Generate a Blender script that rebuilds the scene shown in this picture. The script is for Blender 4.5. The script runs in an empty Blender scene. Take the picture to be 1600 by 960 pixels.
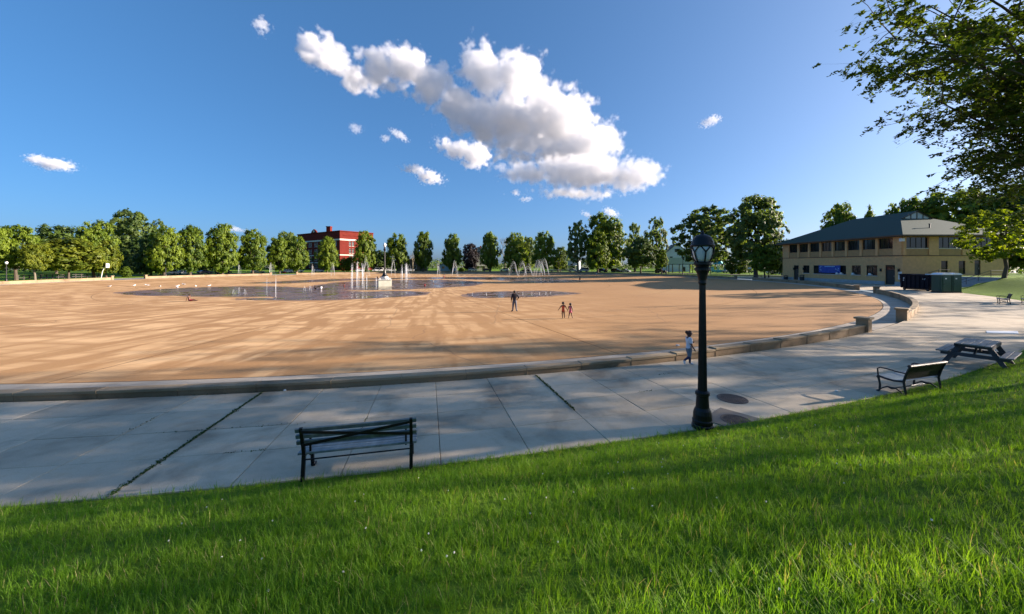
import bpy, bmesh, math, random
import numpy as np
from mathutils import Vector, Matrix, Quaternion
R_ = math.radians
sc = bpy.context.scene
COL = sc.collection
random.seed(7)

# ------------------------------------------------------------------ camera, sky, sun, exposure
F, YH, H = 577.0, 413.5, 3.5            # focal length in photo pixels, horizon row, eye height above the walkway
cam = bpy.data.objects.new('camera', bpy.data.cameras.new('camera'))
COL.objects.link(cam)
cam.location = (0, 0, H)
cam.rotation_euler = (R_(90), 0, 0)
cam.data.sensor_width = 36
cam.data.lens = 36 * F / 1600
cam.data.shift_y = -(480 - YH) / 1600
cam.data.clip_start = 0.05
cam.data.clip_end = 20000
sc.camera = cam

SUN_AZ, SUN_EL = R_(83), R_(15.5)       # azimuth clockwise from +Y
sun_dir = Vector((math.sin(SUN_AZ) * math.cos(SUN_EL), math.cos(SUN_AZ) * math.cos(SUN_EL), math.sin(SUN_EL)))
sl = bpy.data.lights.new('sun', 'SUN')
sl.energy = 3.0
sl.angle = R_(0.6)
sl.color = (1.0, 0.84, 0.70)
so = bpy.data.objects.new('sun', sl)
COL.objects.link(so)
so.location = (200, 60, 80)
so.rotation_euler = (-sun_dir).to_track_quat('-Z', 'Y').to_euler()

w = bpy.data.worlds.new('World')
sc.world = w
w.use_nodes = True
wn = w.node_tree
sky = wn.nodes.new('ShaderNodeTexSky')
sky.sky_type = 'NISHITA'
sky.sun_disc = False
sky.sun_elevation = SUN_EL
sky.sun_rotation = SUN_AZ
sky.altitude = 200
sky.air_density = 0.6
sky.dust_density = 2.5
sky.ozone_density = 7.0
bg = wn.nodes['Background']
bg.inputs['Strength'].default_value = 0.071
gm_ = wn.nodes.new('ShaderNodeGamma')          # the phone's tone curve flattens the sky
gm_.inputs[1].default_value = 0.62
hs = wn.nodes.new('ShaderNodeHueSaturation')
hs.inputs['Saturation'].default_value = 1.18
wn.links.new(sky.outputs[0], gm_.inputs[0])
wn.links.new(gm_.outputs[0], hs.inputs['Color'])
wn.links.new(hs.outputs[0], bg.inputs['Color'])

sc.view_settings.view_transform = 'Standard'
sc.view_settings.look = 'None'
sc.view_settings.exposure = 2.4
sc.view_settings.gamma = 1
sc.view_settings.use_curve_mapping = False
sc.render.engine = 'CYCLES'
cy = sc.cycles
cy.use_denoising = True
cy.max_bounces = 12
cy.volume_bounces = 12
cy.diffuse_bounces = 4
cy.glossy_bounces = 3
cy.transmission_bounces = 4
cy.transparent_max_bounces = 16
cy.caustics_reflective = False
cy.caustics_refractive = False

# ------------------------------------------------------------------ measures of the place
CX, CY, RB = -19.0, 84.5, 75.0          # centre and inner radius of the round wading basin
RW = 80.0                               # outer edge of the walkway


def sm(t):
    t = min(1.0, max(0.0, t))
    return t * t * (3 - 2 * t)


def polar(x, y):
    return math.hypot(x - CX, y - CY), math.degrees(math.atan2(y - CY, x - CX))


def rp(r, deg, z=0.0):
    return Vector((CX + r * math.cos(R_(deg)), CY + r * math.sin(R_(deg)), z))


def zbasin(r):
    return -0.12 - 0.85 * (1 - min(1, r / RB) ** 2)


def zland(x, y):
    """height of the lawns round the walkway"""
    r, a = polar(x, y)
    z = -0.03
    if -165 < a < -56.5 and r > RW:      # grass bank the photograph is taken from
        s = r - RW
        k = sm((a + 165) / 20) * sm((-57.2 - a) / 2.2)
        b = 0.06 * min(1, s / 0.12) + 0.31 * s * sm(s / 1.2) if s < 7 else 0.06 + 2.17 + 1.2 * (1 - math.exp(-(s - 7) * 0.31 / 1.2))
        b += 0.02 * math.sin(x * 2.1) * math.sin(y * 1.7) * sm(s)
        z += k * b
    if -47 < a < 0 and r > 84 and x > 40:
        k = sm((a + 47) / 5)
        l1 = (0.12 * sm((r - 84) / 0.2) + 1.72 * sm((r - 84) / 9.5)) * sm((50.3 - y) / .8)
        l2 = 1.70 * sm((x - 67.3) / 0.4) * sm((61.3 - y) / 0.6) * sm((y - 48.6) / .8)
        z += k * max(l1, l2)
    if 20 < a < 200 or a < -160:
        z += 0.9 * sm((r - 112) / 60)
    return z


def zground(x, y):
    r, a = polar(x, y)
    if r < RB:
        return zbasin(r)
    z = zland(x, y)
    return max(0.0, z) if r < 93 else z


def G(px, py):
    """point of the ground seen at a photo pixel"""
    z = 0.0
    for _ in range(40):
        d = (H - z) * F / max(1.5, py - YH)
        x = (px - 800) / F * d
        z = 0.5 * z + 0.5 * zground(x, d)
    return Vector((x, d, zground(x, d)))


def ring(px, r):
    """far crossing of the sight line through column px with the circle of radius r round the basin"""
    k = (px - 800) / F
    a, b, c = k * k + 1, 2 * (-k * CX - CY), CX * CX + CY * CY - r * r
    y = (-b + math.sqrt(b * b - 4 * a * c)) / (2 * a)
    return Vector((k * y, y, zground(k * y, y)))


def zpx(py, d):
    return H - (py - YH) * d / F


# ------------------------------------------------------------------ materials
def srgb(r, g, b):
    f = lambda c: (c / 255 / 12.92) if c <= 10 else ((c / 255 + 0.055) / 1.055) ** 2.4
    return (f(r), f(g), f(b), 1)


class NT:
    def __init__(s, nt):
        s.nt = nt

    def n(s, t, **kw):
        nd = s.nt.nodes.new(t)
        for k, v in kw.items():
            setattr(nd, k, v)
        return nd

    def l(s, a, b):
        s.nt.links.new(a, b)

    def val(s, inp, v):
        if hasattr(v, 'is_output'):
            s.l(v, inp)
        else:
            inp.default_value = v

    def math(s, op, a, b=0.0, c=None, clamp=False):
        nd = s.n('ShaderNodeMath', operation=op, use_clamp=clamp)
        s.val(nd.inputs[0], a)
        s.val(nd.inputs[1], b)
        if c is not None:
            s.val(nd.inputs[2], c)
        return nd.outputs[0]

    def noise(s, vec, scale, detail=4, rough=0.55, dist=0.0, dim='3D'):
        nd = s.n('ShaderNodeTexNoise', noise_dimensions=dim)
        if vec is not None:
            s.l(vec, nd.inputs['Vector'])
        nd.inputs['Scale'].default_value = scale
        nd.inputs['Detail'].default_value = detail
        nd.inputs['Roughness'].default_value = rough
        nd.inputs['Distortion'].default_value = dist
        return nd.outputs['Fac']

    def ramp(s, fac, stops):
        nd = s.n('ShaderNodeValToRGB')
        e = nd.color_ramp.elements
        while len(e) < len(stops):
            e.new(0.5)
        for q, (p, c) in zip(e, stops):
            q.position = p
            q.color = c if len(c) == 4 else (*c, 1)
        s.val(nd.inputs[0], fac)
        return nd.outputs[0]

    def mix(s, fac, a, b, blend='MIX'):
        nd = s.n('ShaderNodeMix', data_type='RGBA', blend_type=blend)
        s.val(nd.inputs[0], fac)
        s.val(nd.inputs[6], a)
        s.val(nd.inputs[7], b)
        return nd.outputs[2]

    def bump(s, h, strength=0.3, dist=0.02):
        nd = s.n('ShaderNodeBump')
        nd.inputs['Strength'].default_value = strength
        nd.inputs['Distance'].default_value = dist
        s.l(h, nd.inputs['Height'])
        return nd.outputs[0]


def newmat(name):
    m = bpy.data.materials.new(name)
    m.use_nodes = True
    t = NT(m.node_tree)
    return m, t, m.node_tree.nodes['Principled BSDF']


def mat(name, c, rough=0.7, var=0.25, scale=3.0, metal=0.0, bump=0.0, bscale=40, spec=0.5, objvar=0.0, coat=0.0):
    m, t, p = newmat(name)
    c = c if len(c) == 4 else (*c, 1)
    geo = t.n('ShaderNodeTexCoord').outputs['Object']
    f = t.noise(geo, scale, 6, 0.6)
    lo = tuple(x * (1 - var) for x in c[:3]) + (1,)
    hi = tuple(min(1, x * (1 + var)) for x in c[:3]) + (1,)
    col = t.ramp(f, [(0.3, lo), (0.7, hi)])
    if objvar:
        oi = t.n('ShaderNodeObjectInfo').outputs['Random']
        k = t.math('MULTIPLY_ADD', oi, 2 * objvar, 1 - objvar)
        col = t.mix(1.0, col, k, 'MULTIPLY')
    t.l(col, p.inputs['Base Color'])
    p.inputs['Roughness'].default_value = rough
    p.inputs['Metallic'].default_value = metal
    p.inputs['Specular IOR Level'].default_value = spec
    p.inputs['Coat Weight'].default_value = coat
    if bump:
        t.l(t.bump(t.noise(geo, bscale, 5, 0.6), bump, 0.01), p.inputs['Normal'])
    return m


def leafmat(name, c1, c2, trans=0.35, rough=0.55):
    m, t, p = newmat(name)
    tc = t.n('ShaderNodeTexCoord').outputs['Object']
    at = t.n('ShaderNodeAttribute', attribute_name='leafv')
    oi = t.n('ShaderNodeObjectInfo').outputs['Random']
    f = t.math('ADD', t.math('MULTIPLY', at.outputs['Fac'], 0.75), t.math('MULTIPLY', t.noise(tc, 6, 2), 0.4))
    f = t.math('ADD', f, t.math('MULTIPLY_ADD', oi, 0.35, -0.27), clamp=True)
    col = t.ramp(f, [(0.1, c1), (0.9, c2)])
    t.l(col, p.inputs['Base Color'])
    p.inputs['Roughness'].default_value = rough
    p.inputs['Specular IOR Level'].default_value = 0.3
    tr = t.n('ShaderNodeBsdfTranslucent')
    t.l(t.mix(1.0, col, (1.5, 1.45, 0.55, 1), 'MULTIPLY'), tr.inputs['Color'])
    mx = t.n('ShaderNodeMixShader')
    mx.inputs[0].default_value = trans
    t.l(p.outputs[0], mx.inputs[1])
    t.l(tr.outputs[0], mx.inputs[2])
    t.l(mx.outputs[0], m.node_tree.nodes['Material Output'].inputs['Surface'])
    return m


def concrete(name, c, stain=0.35, warm=(0.5, 0.45, 0.38), objvar=0.06):
    m, t, p = newmat(name)
    pos = t.n('ShaderNodeNewGeometry').outputs['Position']
    big = t.noise(pos, 0.55, 5, 0.6, 0.4)
    mid = t.noise(pos, 3.5, 6, 0.65)
    fine = t.noise(pos, 60, 4, 0.7)
    a = t.ramp(big, [(0.32, tuple(x * (1 - stain) for x in c)), (0.5, c), (0.72, tuple(x * 1.12 for x in c))])
    a = t.mix(t.ramp(mid, [(0.5, (0, 0, 0)), (0.75, (.45, .45, .45))]), a, (*[x * y * 1.6 for x, y in zip(c, warm)], 1))
    a = t.mix(0.35, a, t.ramp(fine, [(0.25, (.2, .2, .2)), (0.5, (.5, .5, .5)), (0.8, (.75, .75, .75))]), 'OVERLAY')
    sp = t.n('ShaderNodeTexVoronoi')
    sp.inputs['Scale'].default_value = 2.3
    t.l(pos, sp.inputs['Vector'])
    a = t.mix(t.ramp(sp.outputs['Distance'], [(0.02, (.6, .6, .6)), (0.05, (0, 0, 0))]), a, (*[x * 0.45 for x in c], 1))
    if objvar:
        oi = t.n('ShaderNodeObjectInfo').outputs['Random']
        a = t.mix(1.0, a, t.math('MULTIPLY_ADD', oi, 2 * objvar, 1 - objvar), 'MULTIPLY')
    t.l(a, p.inputs['Base Color'])
    p.inputs['Roughness'].default_value = 0.85
    p.inputs['Specular IOR Level'].default_value = 0.25
    t.l(t.bump(t.math('ADD', mid, t.math('MULTIPLY', fine, 0.5)), 0.25, 0.01), p.inputs['Normal'])
    return m


def basin_mat():
    m, t, p = newmat('basin_concrete')
    pos = t.n('ShaderNodeNewGeometry').outputs['Position']
    sp = t.n('ShaderNodeSeparateXYZ')
    t.l(pos, sp.inputs[0])
    dx = t.math('SUBTRACT', sp.outputs[0], CX)
    dy = t.math('SUBTRACT', sp.outputs[1], CY)
    r = t.math('POWER', t.math('ADD', t.math('MULTIPLY', dx, dx), t.math('MULTIPLY', dy, dy)), 0.5)
    an = t.math('ARCTAN2', dy, dx)
    cb = t.n('ShaderNodeCombineXYZ')
    t.l(t.math('MULTIPLY', an, 46.0), cb.inputs[0])
    t.l(t.math('MULTIPLY', r, 0.16), cb.inputs[1])
    st = t.noise(cb.outputs[0], 1.0, 3, 0.6, 0.25)
    cb2 = t.n('ShaderNodeCombineXYZ')
    t.l(t.math('MULTIPLY', an, 9.0), cb2.inputs[0])
    t.l(t.math('MULTIPLY', r, 0.55), cb2.inputs[1])
    band = t.noise(cb2.outputs[0], 1.0, 4, 0.6, 0.3)
    big = t.noise(pos, 0.06, 5, 0.6, 0.6)
    left = t.math('MULTIPLY_ADD', sp.outputs[0], -0.04, 0.5, clamp=True)
    mk = t.math('MULTIPLY', t.ramp(st, [(0.44, (0, 0, 0)), (0.56, (1, 1, 1))]),
                t.ramp(band, [(0.36, (0, 0, 0)), (0.6, (1, 1, 1))]))
    mk = t.math('MULTIPLY', mk, left)
    base = t.ramp(big, [(0.28, (.345, .186, .074)), (0.5, (.39, .214, .086)), (0.7, (.42, .242, .101))])
    fine = t.noise(pos, 9, 6, 0.7)
    base = t.mix(0.4, base, t.ramp(fine, [(0.3, (.35, .35, .35)), (0.7, (.62, .62, .62))]), 'OVERLAY')
    wide = t.ramp(band, [(0.35, (0, 0, 0)), (0.75, (.22, .22, .22))])
    base = t.mix(wide, base, (.46, .275, .12, 1))
    col = t.mix(t.math('MULTIPLY', mk, 0.9), base, (.70, .45, .225, 1))
    stain = t.noise(pos, 0.16, 6, 0.62, 1.2)
    col = t.mix(t.ramp(stain, [(0.58, (0, 0, 0)), (0.72, (.25, .25, .25))]), col, (.235, .125, .055, 1))
    spots = t.noise(pos, 1.1, 5, 0.7, 0.6)
    col = t.mix(t.ramp(spots, [(0.64, (0, 0, 0)), (0.76, (.35, .35, .35))]), col, (.24, .13, .06, 1))
    crack = t.n('ShaderNodeTexVoronoi', feature='DISTANCE_TO_EDGE')
    crack.inputs['Scale'].default_value = 0.07
    wv = t.n('ShaderNodeVectorMath', operation='ADD')
    t.l(pos, wv.inputs[0])
    ns = t.n('ShaderNodeTexNoise')
    ns.inputs['Scale'].default_value = 0.4
    t.l(pos, ns.inputs['Vector'])
    t.l(ns.outputs['Color'], wv.inputs[1])
    t.l(wv.outputs[0], crack.inputs['Vector'])
    col = t.mix(t.ramp(crack.outputs['Distance'], [(0.0015, (.45, .45, .45)), (0.004, (0, 0, 0))]), col, (.16, .10, .06, 1))
    t.l(col, p.inputs['Base Color'])
    p.inputs['Roughness'].default_value = 0.8
    p.inputs['Specular IOR Level'].default_value = 0.25
    t.l(t.bump(fine, 0.2, 0.01), p.inputs['Normal'])
    return m


def lawn_mat():
    m, t, p = newmat('lawn')
    pos = t.n('ShaderNodeNewGeometry').outputs['Position']
    a = t.ramp(t.noise(pos, 0.35, 5, 0.6), [(0.3, (.085, .165, .012)), (0.7, (.15, .245, .02))])
    fine = t.noise(pos, 22, 5, 0.75)
    a = t.mix(0.5, a, t.ramp(fine, [(0.3, (.25, .25, .25)), (0.7, (.72, .72, .72))]), 'OVERLAY')
    t.l(a, p.inputs['Base Color'])
    p.inputs['Roughness'].default_value = 0.9
    p.inputs['Specular IOR Level'].default_value = 0.1
    t.l(t.bump(fine, 0.8, 0.06), p.inputs['Normal'])
    return m


def water_mat():
    m, t, p = newmat('wet_film')
    pos = t.n('ShaderNodeNewGeometry').outputs['Position']
    f = t.noise(pos, 0.35, 5, 0.65, 0.5)
    t.l(t.ramp(f, [(0.35, (.10, .058, .036)), (0.65, (.20, .12, .07))]), p.inputs['Base Color'])
    t.l(t.ramp(t.noise(pos, 0.5, 4, 0.6), [(0.36, (.07, .07, .07)), (0.64, (.5, .5, .5))]), p.inputs['Roughness'])
    p.inputs['IOR'].default_value = 1.33
    t.l(t.bump(t.noise(pos, 3.2, 4, 0.55), 0.12, 0.02), p.inputs['Normal'])
    return m


def spray_mat():
    m, t, p = newmat('water_spray')
    p.inputs['Base Color'].default_value = (.9, .93, .96, 1)
    p.inputs['Roughness'].default_value = 0.3
    tp = t.n('ShaderNodeBsdfTransparent')
    tl = t.n('ShaderNodeBsdfTranslucent')
    tl.inputs['Color'].default_value = (.9, .93, .96, 1)
    a = t.n('ShaderNodeMixShader')
    a.inputs[0].default_value = 0.5
    t.l(p.outputs[0], a.inputs[1])
    t.l(tl.outputs[0], a.inputs[2])
    b = t.n('ShaderNodeMixShader')
    b.inputs[0].default_value = 0.20
    t.l(tp.outputs[0], b.inputs[1])
    t.l(a.outputs[0], b.inputs[2])
    t.l(b.outputs[0], m.node_tree.nodes['Material Output'].inputs['Surface'])
    return m


def grassmat():
    m = leafmat('grass_blade', (.075, .195, .012), (.205, .385, .026), 0.45, 0.6)
    t = NT(m.node_tree)
    p = m.node_tree.nodes['Principled BSDF']
    src = p.inputs['Base Color'].links[0].from_socket
    pos = t.n('ShaderNodeNewGeometry').outputs['Position']
    pat = t.ramp(t.noise(pos, 0.9, 5, 0.6), [(0.36, (0, 0, 0)), (0.68, (.75, .75, .75))])
    c = t.mix(pat, src, (.21, .345, .028, 1))
    at = t.n('ShaderNodeAttribute', attribute_name='leafv').outputs['Fac']
    rnd_ = t.n('ShaderNodeObjectInfo').outputs['Random']
    dry = t.math('GREATER_THAN', t.math('FRACT', t.math('ADD', t.math('MULTIPLY', at, 7.3), t.math('MULTIPLY', rnd_, 13.1))), .955)
    c = t.mix(dry, c, (.42, .36, .16, 1))
    t.l(c, p.inputs['Base Color'])
    tr = [n for n in m.node_tree.nodes if n.type == 'BSDF_TRANSLUCENT'][0]
    t.l(t.mix(1.0, c, (1.5, 1.45, .55, 1), 'MULTIPLY'), tr.inputs['Color'])
    return m


M = dict(
    slab=concrete('slab_concrete', (.52, .435, .315), 0.45, objvar=0.14),
    pave=concrete('pavement_concrete', (.46, .39, .285), 0.45, objvar=0),
    bed=mat('joint_soil', (.045, .04, .03), 0.95),
    wall=concrete('wall_stone', (.29, .205, .125), 0.45),
    coping=concrete('coping_stone', (.32, .245, .155), 0.45),
    basin=basin_mat(), apron=concrete('apron_concrete', (.40, .35, .28), 0.3, objvar=0),
    joint=mat('dark_joint', (.08, .055, .035), 0.9),
    lawn=lawn_mat(), water=water_mat(), spray=spray_mat(),
    farground=mat('far_ground', (.135, .125, .105), .95, .3, .02),
    damp=mat('damp_concrete', (.225, .125, .062), .55, .2, .6),
    asphalt=mat('asphalt', (.055, .055, .055), 0.9, 0.3, 2),
    black=mat('black_paint', (.006, .006, .007), 0.42, 0.3, 5, bump=0.05, spec=0.35),
    iron=mat('dark_iron', (.02, .018, .022), 0.45, 0.3, 6, bump=0.1),
    rust=mat('manhole_iron', (.085, .06, .045), 0.7, 0.35, 8, bump=0.3),
    pad=concrete('manhole_pad', (.20, .175, .145), 0.35, objvar=0),
    slat=mat('sky_tinted_slat', (.14, .18, .19), 0.42, 0.35, 7, bump=0.15, objvar=0.12),  # blue-green lightness is sky reflection put into the slat colour
    table=mat('weathered_table_wood', (.21, .195, .175), 0.6, 0.3, 6, bump=0.15, objvar=0.1),
    tableframe=mat('table_leg_wood', (.055, .05, .055), 0.6, 0.3, 6, objvar=0.1),
    frost=mat('frosted_glass', (.62, .62, .60), 0.35, 0.05, 3),
    tan=mat('tan_brick', (.62, .355, .15), 0.85, 0.12, 2.0, bump=0.2, bscale=25),
    tandark=mat('tan_brick_panel', (.42, .245, .10), 0.85, 0.12, 2.0, bump=0.2, bscale=25),
    trim=mat('brown_trim', (.11, .07, .04), 0.7, 0.2, 4),
    plinth=mat('grey_plinth', (.36, .36, .36), 0.8, 0.15, 2),
    roof=mat('green_slate_roof', (.022, .054, .040), 0.85, 0.3, 8, bump=0.3, bscale=9),
    glass=mat('dark_window_glass', (.012, .014, .016), 0.06, 0.2, 1),
    frame=mat('bronze_frame', (.03, .025, .02), 0.5),
    white=mat('white_paint', (.75, .75, .73), 0.5, 0.06, 4),
    offwhite=mat('off_white', (.55, .54, .50), 0.7, 0.12, 3),
    banner=mat('blue_banner', (.012, .06, .34), 0.5, 0.2, 2),
    bannerink=mat('banner_print', (.35, .55, .80), 0.5, 0.15, 6),
    brick=mat('red_brick', (.135, .022, .016), 0.9, 0.18, 1.2, bump=0.2, bscale=20, spec=0.1),
    stone=mat('pale_stone_band', (.62, .58, .50), 0.8, 0.1, 2),
    dump=mat('container_steel', (.006, .008, .016), 0.7, 0.4, 3, bump=0.2, bscale=12, spec=0.15),
    toilet=mat('green_plastic', (.012, .05, .035), 0.45, 0.15, 3),
    toiletroof=mat('white_plastic_roof', (.74, .76, .78), 0.4, 0.05, 3),
    bark=mat('bark', (.085, .065, .048), 0.95, 0.4, 6, bump=0.6, bscale=14),
    palebark=mat('pale_bark', (.17, .145, .105), 0.95, 0.3, 6, bump=0.5, bscale=14),
    greyroof=mat('grey_shingle', (.10, .10, .10), 0.9, 0.2, 3, spec=0.15),
    siding=mat('white_siding', (.62, .63, .63), 0.7, 0.08, 3),
    greensiding=mat('sage_siding', (.28, .31, .25), 0.7, 0.1, 3),
    bluesiding=mat('pale_blue_siding', (.40, .46, .52), 0.7, 0.1, 3),
    teal=mat('teal_paint', (.03, .33, .36), 0.55, 0.12, 3),
    shelterroof=mat('green_metal_roof', (.03, .095, .08), 0.8, 0.12, 3, spec=0.15),
    timber=mat('timber', (.30, .22, .13), 0.8, 0.2, 4),
    tyre=mat('tyre_rubber', (.015, .015, .015), 0.8),
    rim=mat('alloy_rim', (.5, .5, .5), 0.3, 0.1, 3, metal=0.8),
    lamp=mat('lamp_lens', (.8, .8, .75), 0.15, 0.05),
    red=mat('red_lens', (.45, .02, .02), 0.2, 0.1),
    pole=mat('utility_pole_wood', (.30, .27, .23), 0.9, 0.2, 4),
    fence=mat('dark_rail_wood', (.05, .045, .04), 0.8, 0.2, 4),
    pedestal=mat('painted_pedestal', (.66, .66, .52), 0.7, 0.12, 1.5),
    gull=mat('gull_white', (.8, .8, .8), 0.7, 0.05),
    gullgrey=mat('gull_grey', (.35, .36, .38), 0.7, 0.1),
    skin=mat('brown_skin', (.12, .062, .04), 0.5, 0.08),
    hair=mat('dark_hair', (.016, .011, .01), 0.7, 0.3, 30, bump=0.5, bscale=60),
    redhair=mat('brown_curly_hair', (.06, .02, .015), 0.7, 0.3, 30, bump=0.5, bscale=60),
    tshirt=mat('white_tshirt', (.66, .66, .72), 0.8, 0.06),
    jeans=mat('blue_grey_jeans', (.12, .16, .20), 0.85, 0.15, 8),
    leggings=mat('navy_leggings', (.025, .025, .075), 0.8, 0.15),
    blacktop=mat('black_top', (.016, .016, .022), 0.8, 0.2),
    trousers=mat('slate_trousers', (.10, .11, .15), 0.85, 0.15),
    shoe=mat('dark_shoe', (.02, .02, .022), 0.6),
    orange=mat('orange_swimsuit', (.55, .08, .03), 0.7, 0.1),
    pink=mat('pink_swimsuit', (.62, .14, .22), 0.7, 0.1),
    redcloth=mat('dark_red_cloth', (.20, .02, .025), 0.8, 0.1),
    weed=leafmat('weed_leaf', (.02, .05, .008), (.06, .11, .02), 0.25),
    grass=grassmat(),
    clover=mat('clover_white', (.75, .74, .66), 0.8),
    leaf=leafmat('linden_leaf', (.055, .105, .009), (.195, .26, .022), 0.46),
    leaf2=leafmat('yellow_green_leaf', (.070, .105, .008), (.21, .235, .018), 0.42),
    leaf3=leafmat('grey_green_leaf', (.065, .110, .026), (.19, .25, .060), 0.5),
    leaf4=leafmat('dark_leaf', (.034, .066, .012), (.105, .160, .028)),
    leaf5=leafmat('copper_leaf', (.010, .008, .012), (.028, .020, .024)),
    leaf6=leafmat('locust_leaf', (.035, .065, .008), (.115, .165, .016), 0.45),
    leaf7=leafmat('lime_leaf', (.085, .135, .008), (.235, .285, .018), 0.58),
)


# ------------------------------------------------------------------ object helpers
def tag(o, label=None, cat=None, group=None, kind=None):
    if label: o['label'] = label
    if cat: o['category'] = cat
    if group: o['group'] = group
    if kind: o['kind'] = kind
    return o


def link(name, me, parent=None, loc=None, rotz=0.0):
    o = bpy.data.objects.new(name, me)
    COL.objects.link(o)
    if parent is not None:
        o.parent = parent
    if loc is not None:
        o.location = loc
    if rotz:
        o.rotation_euler.z = rotz
    return o


def thing(name, label, cat, loc=(0, 0, 0), rotz=0.0, group=None):
    return tag(link(name, None, None, loc, rotz), label, cat, group)


def copy_tree(o, parent=None):
    c = o.copy()
    COL.objects.link(c)
    c.parent = parent
    for ch in list(o.children):
        copy_tree(ch, c)
    return c


class MB:
    """collects shapes into one mesh"""

    def __init__(s):
        s.v, s.f, s.m = [], [], []

    def add(s, vs, fs, mi=0):
        b = len(s.v)
        s.v += [tuple(v) for v in vs]
        for f in fs:
            s.f.append(tuple(i + b for i in f))
            s.m.append(mi)
        return s

    def box(s, c, d, mi=0, rot=None, taper=1.0):
        x, y, z = (q / 2 for q in d)
        vs = [Vector(p) for p in ((-x, -y, -z), (x, -y, -z), (x, y, -z), (-x, y, -z),
                                  (-x * taper, -y * taper, z), (x * taper, -y * taper, z), (x * taper, y * taper, z), (-x * taper, y * taper, z))]
        if rot is not None:
            vs = [rot @ v for v in vs]
        c = Vector(c)
        return s.add([v + c for v in vs], [(0, 3, 2, 1), (4, 5, 6, 7), (0, 1, 5, 4), (1, 2, 6, 5), (2, 3, 7, 6), (3, 0, 4, 7)], mi)

    def bar(s, a, b, wd, ht, mi=0, up=(0, 0, 1)):
        a, b = Vector(a), Vector(b)
        d = (b - a).normalized()
        u = Vector(up)
        sd = d.cross(u)
        if sd.length < 1e-4:
            sd = d.cross(Vector((1, 0, 0)))
        sd.normalize()
        u = sd.cross(d)
        vs = []
        for p in (a, b):
            for i, j in ((-1, -1), (1, -1), (1, 1), (-1, 1)):
                vs.append(p + sd * (i * wd / 2) + u * (j * ht / 2))
        return s.add(vs, [(0, 1, 2, 3), (7, 6, 5, 4), (0, 4, 5, 1), (1, 5, 6, 2), (2, 6, 7, 3), (3, 7, 4, 0)], mi)

    def tube(s, pts, rads, n=6, mi=0, caps=True):
        pts = [Vector(p) for p in pts]
        if not hasattr(rads, '__len__'):
            rads = [rads] * len(pts)
        b = len(s.v)
        ref = Vector((0.31, 0.17, 0.93))
        for k, p in enumerate(pts):
            d = (pts[min(k + 1, len(pts) - 1)] - pts[max(k - 1, 0)])
            d = d.normalized() if d.length > 1e-9 else Vector((0, 0, 1))
            sd = d.cross(ref)
            if sd.length < 0.1:
                sd = d.cross(Vector((1, 0, 0)))
            sd.normalize()
            u = sd.cross(d)
            for q in range(n):
                a = 2 * math.pi * q / n
                s.v.append(tuple(p + (sd * math.cos(a) + u * math.sin(a)) * rads[k]))
        for k in range(len(pts) - 1):
            for q in range(n):
                i, j = b + k * n + q, b + k * n + (q + 1) % n
                s.f.append((i, j, j + n, i + n))
                s.m.append(mi)
        if caps:
            s.f.append(tuple(b + q for q in reversed(range(n))))
            s.m.append(mi)
            s.f.append(tuple(b + (len(pts) - 1) * n + q for q in range(n)))
            s.m.append(mi)
        return s

    def lathe(s, prof, n=16, c=(0, 0, 0), mi=0):
        b = len(s.v)
        for r, z in prof:
            for q in range(n):
                a = 2 * math.pi * q / n
                s.v.append((c[0] + r * math.cos(a), c[1] + r * math.sin(a), c[2] + z))
        for k in range(len(prof) - 1):
            for q in range(n):
                i, j = b + k * n + q, b + k * n + (q + 1) % n
                s.f.append((i, j, j + n, i + n))
                s.m.append(mi)
        s.f.append(tuple(b + q for q in reversed(range(n))))
        s.f.append(tuple(b + (len(prof) - 1) * n + q for q in range(n)))
        s.m += [mi, mi]
        return s

    def prism(s, poly, a, b, axis='y', mi=0):
        """poly in the plane across the axis, from a to b along it"""
        def p(q, t):
            return {'y': (q[0], t, q[1]), 'x': (t, q[0], q[1]), 'z': (q[0], q[1], t)}[axis]
        n = len(poly)
        vs = [p(q, a) for q in poly] + [p(q, b) for q in poly]
        return s.add(vs, [tuple(range(n))[::-1], tuple(range(n, 2 * n))] + [(i, (i + 1) % n, n + (i + 1) % n, n + i) for i in range(n)], mi)

    def mesh(s, name, mats, smooth=False, fix=True, bevel=0.0):
        me = bpy.data.meshes.new(name)
        me.from_pydata(s.v, [], s.f)
        for m in (mats if isinstance(mats, (list, tuple)) else [mats]):
            me.materials.append(m)
        me.polygons.foreach_set('material_index', s.m)
        if fix or bevel:
            bm = bmesh.new()
            bm.from_mesh(me)
            if bevel:
                bmesh.ops.remove_doubles(bm, verts=bm.verts, dist=1e-5)
                bmesh.ops.bevel(bm, geom=[e for e in bm.edges], offset=bevel, segments=1, affect='EDGES', clamp_overlap=True)
            bmesh.ops.recalc_face_normals(bm, faces=bm.faces)
            bm.to_mesh(me)
            bm.free()
        if smooth:
            me.polygons.foreach_set('use_smooth', [True] * len(me.polygons))
        me.update()
        return me

    def build(s, name, mats, parent=None, loc=None, rotz=0.0, **kw):
        return link(name, s.mesh(name, mats, **kw), parent, loc, rotz)


def sheet(name, pts, mt, parent=None, kind=None):
    """grid of rows of points -> one surface"""
    nr, nc = len(pts), len(pts[0])
    me = bpy.data.meshes.new(name)
    me.from_pydata([tuple(p) for row in pts for p in row], [],
                   [(i * nc + j, i * nc + j + 1, (i + 1) * nc + j + 1, (i + 1) * nc + j) for i in range(nr - 1) for j in range(nc - 1)])
    bm = bmesh.new()
    bm.from_mesh(me)
    if sum(f.normal.z for f in bm.faces) < 0:
        bmesh.ops.reverse_faces(bm, faces=bm.faces)
    bm.to_mesh(me)
    bm.free()
    me.materials.append(mt)
    me.polygons.foreach_set('use_smooth', [True] * len(me.polygons))
    o = link(name, me, parent)
    if kind:
        o['kind'] = kind
    return o


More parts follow.
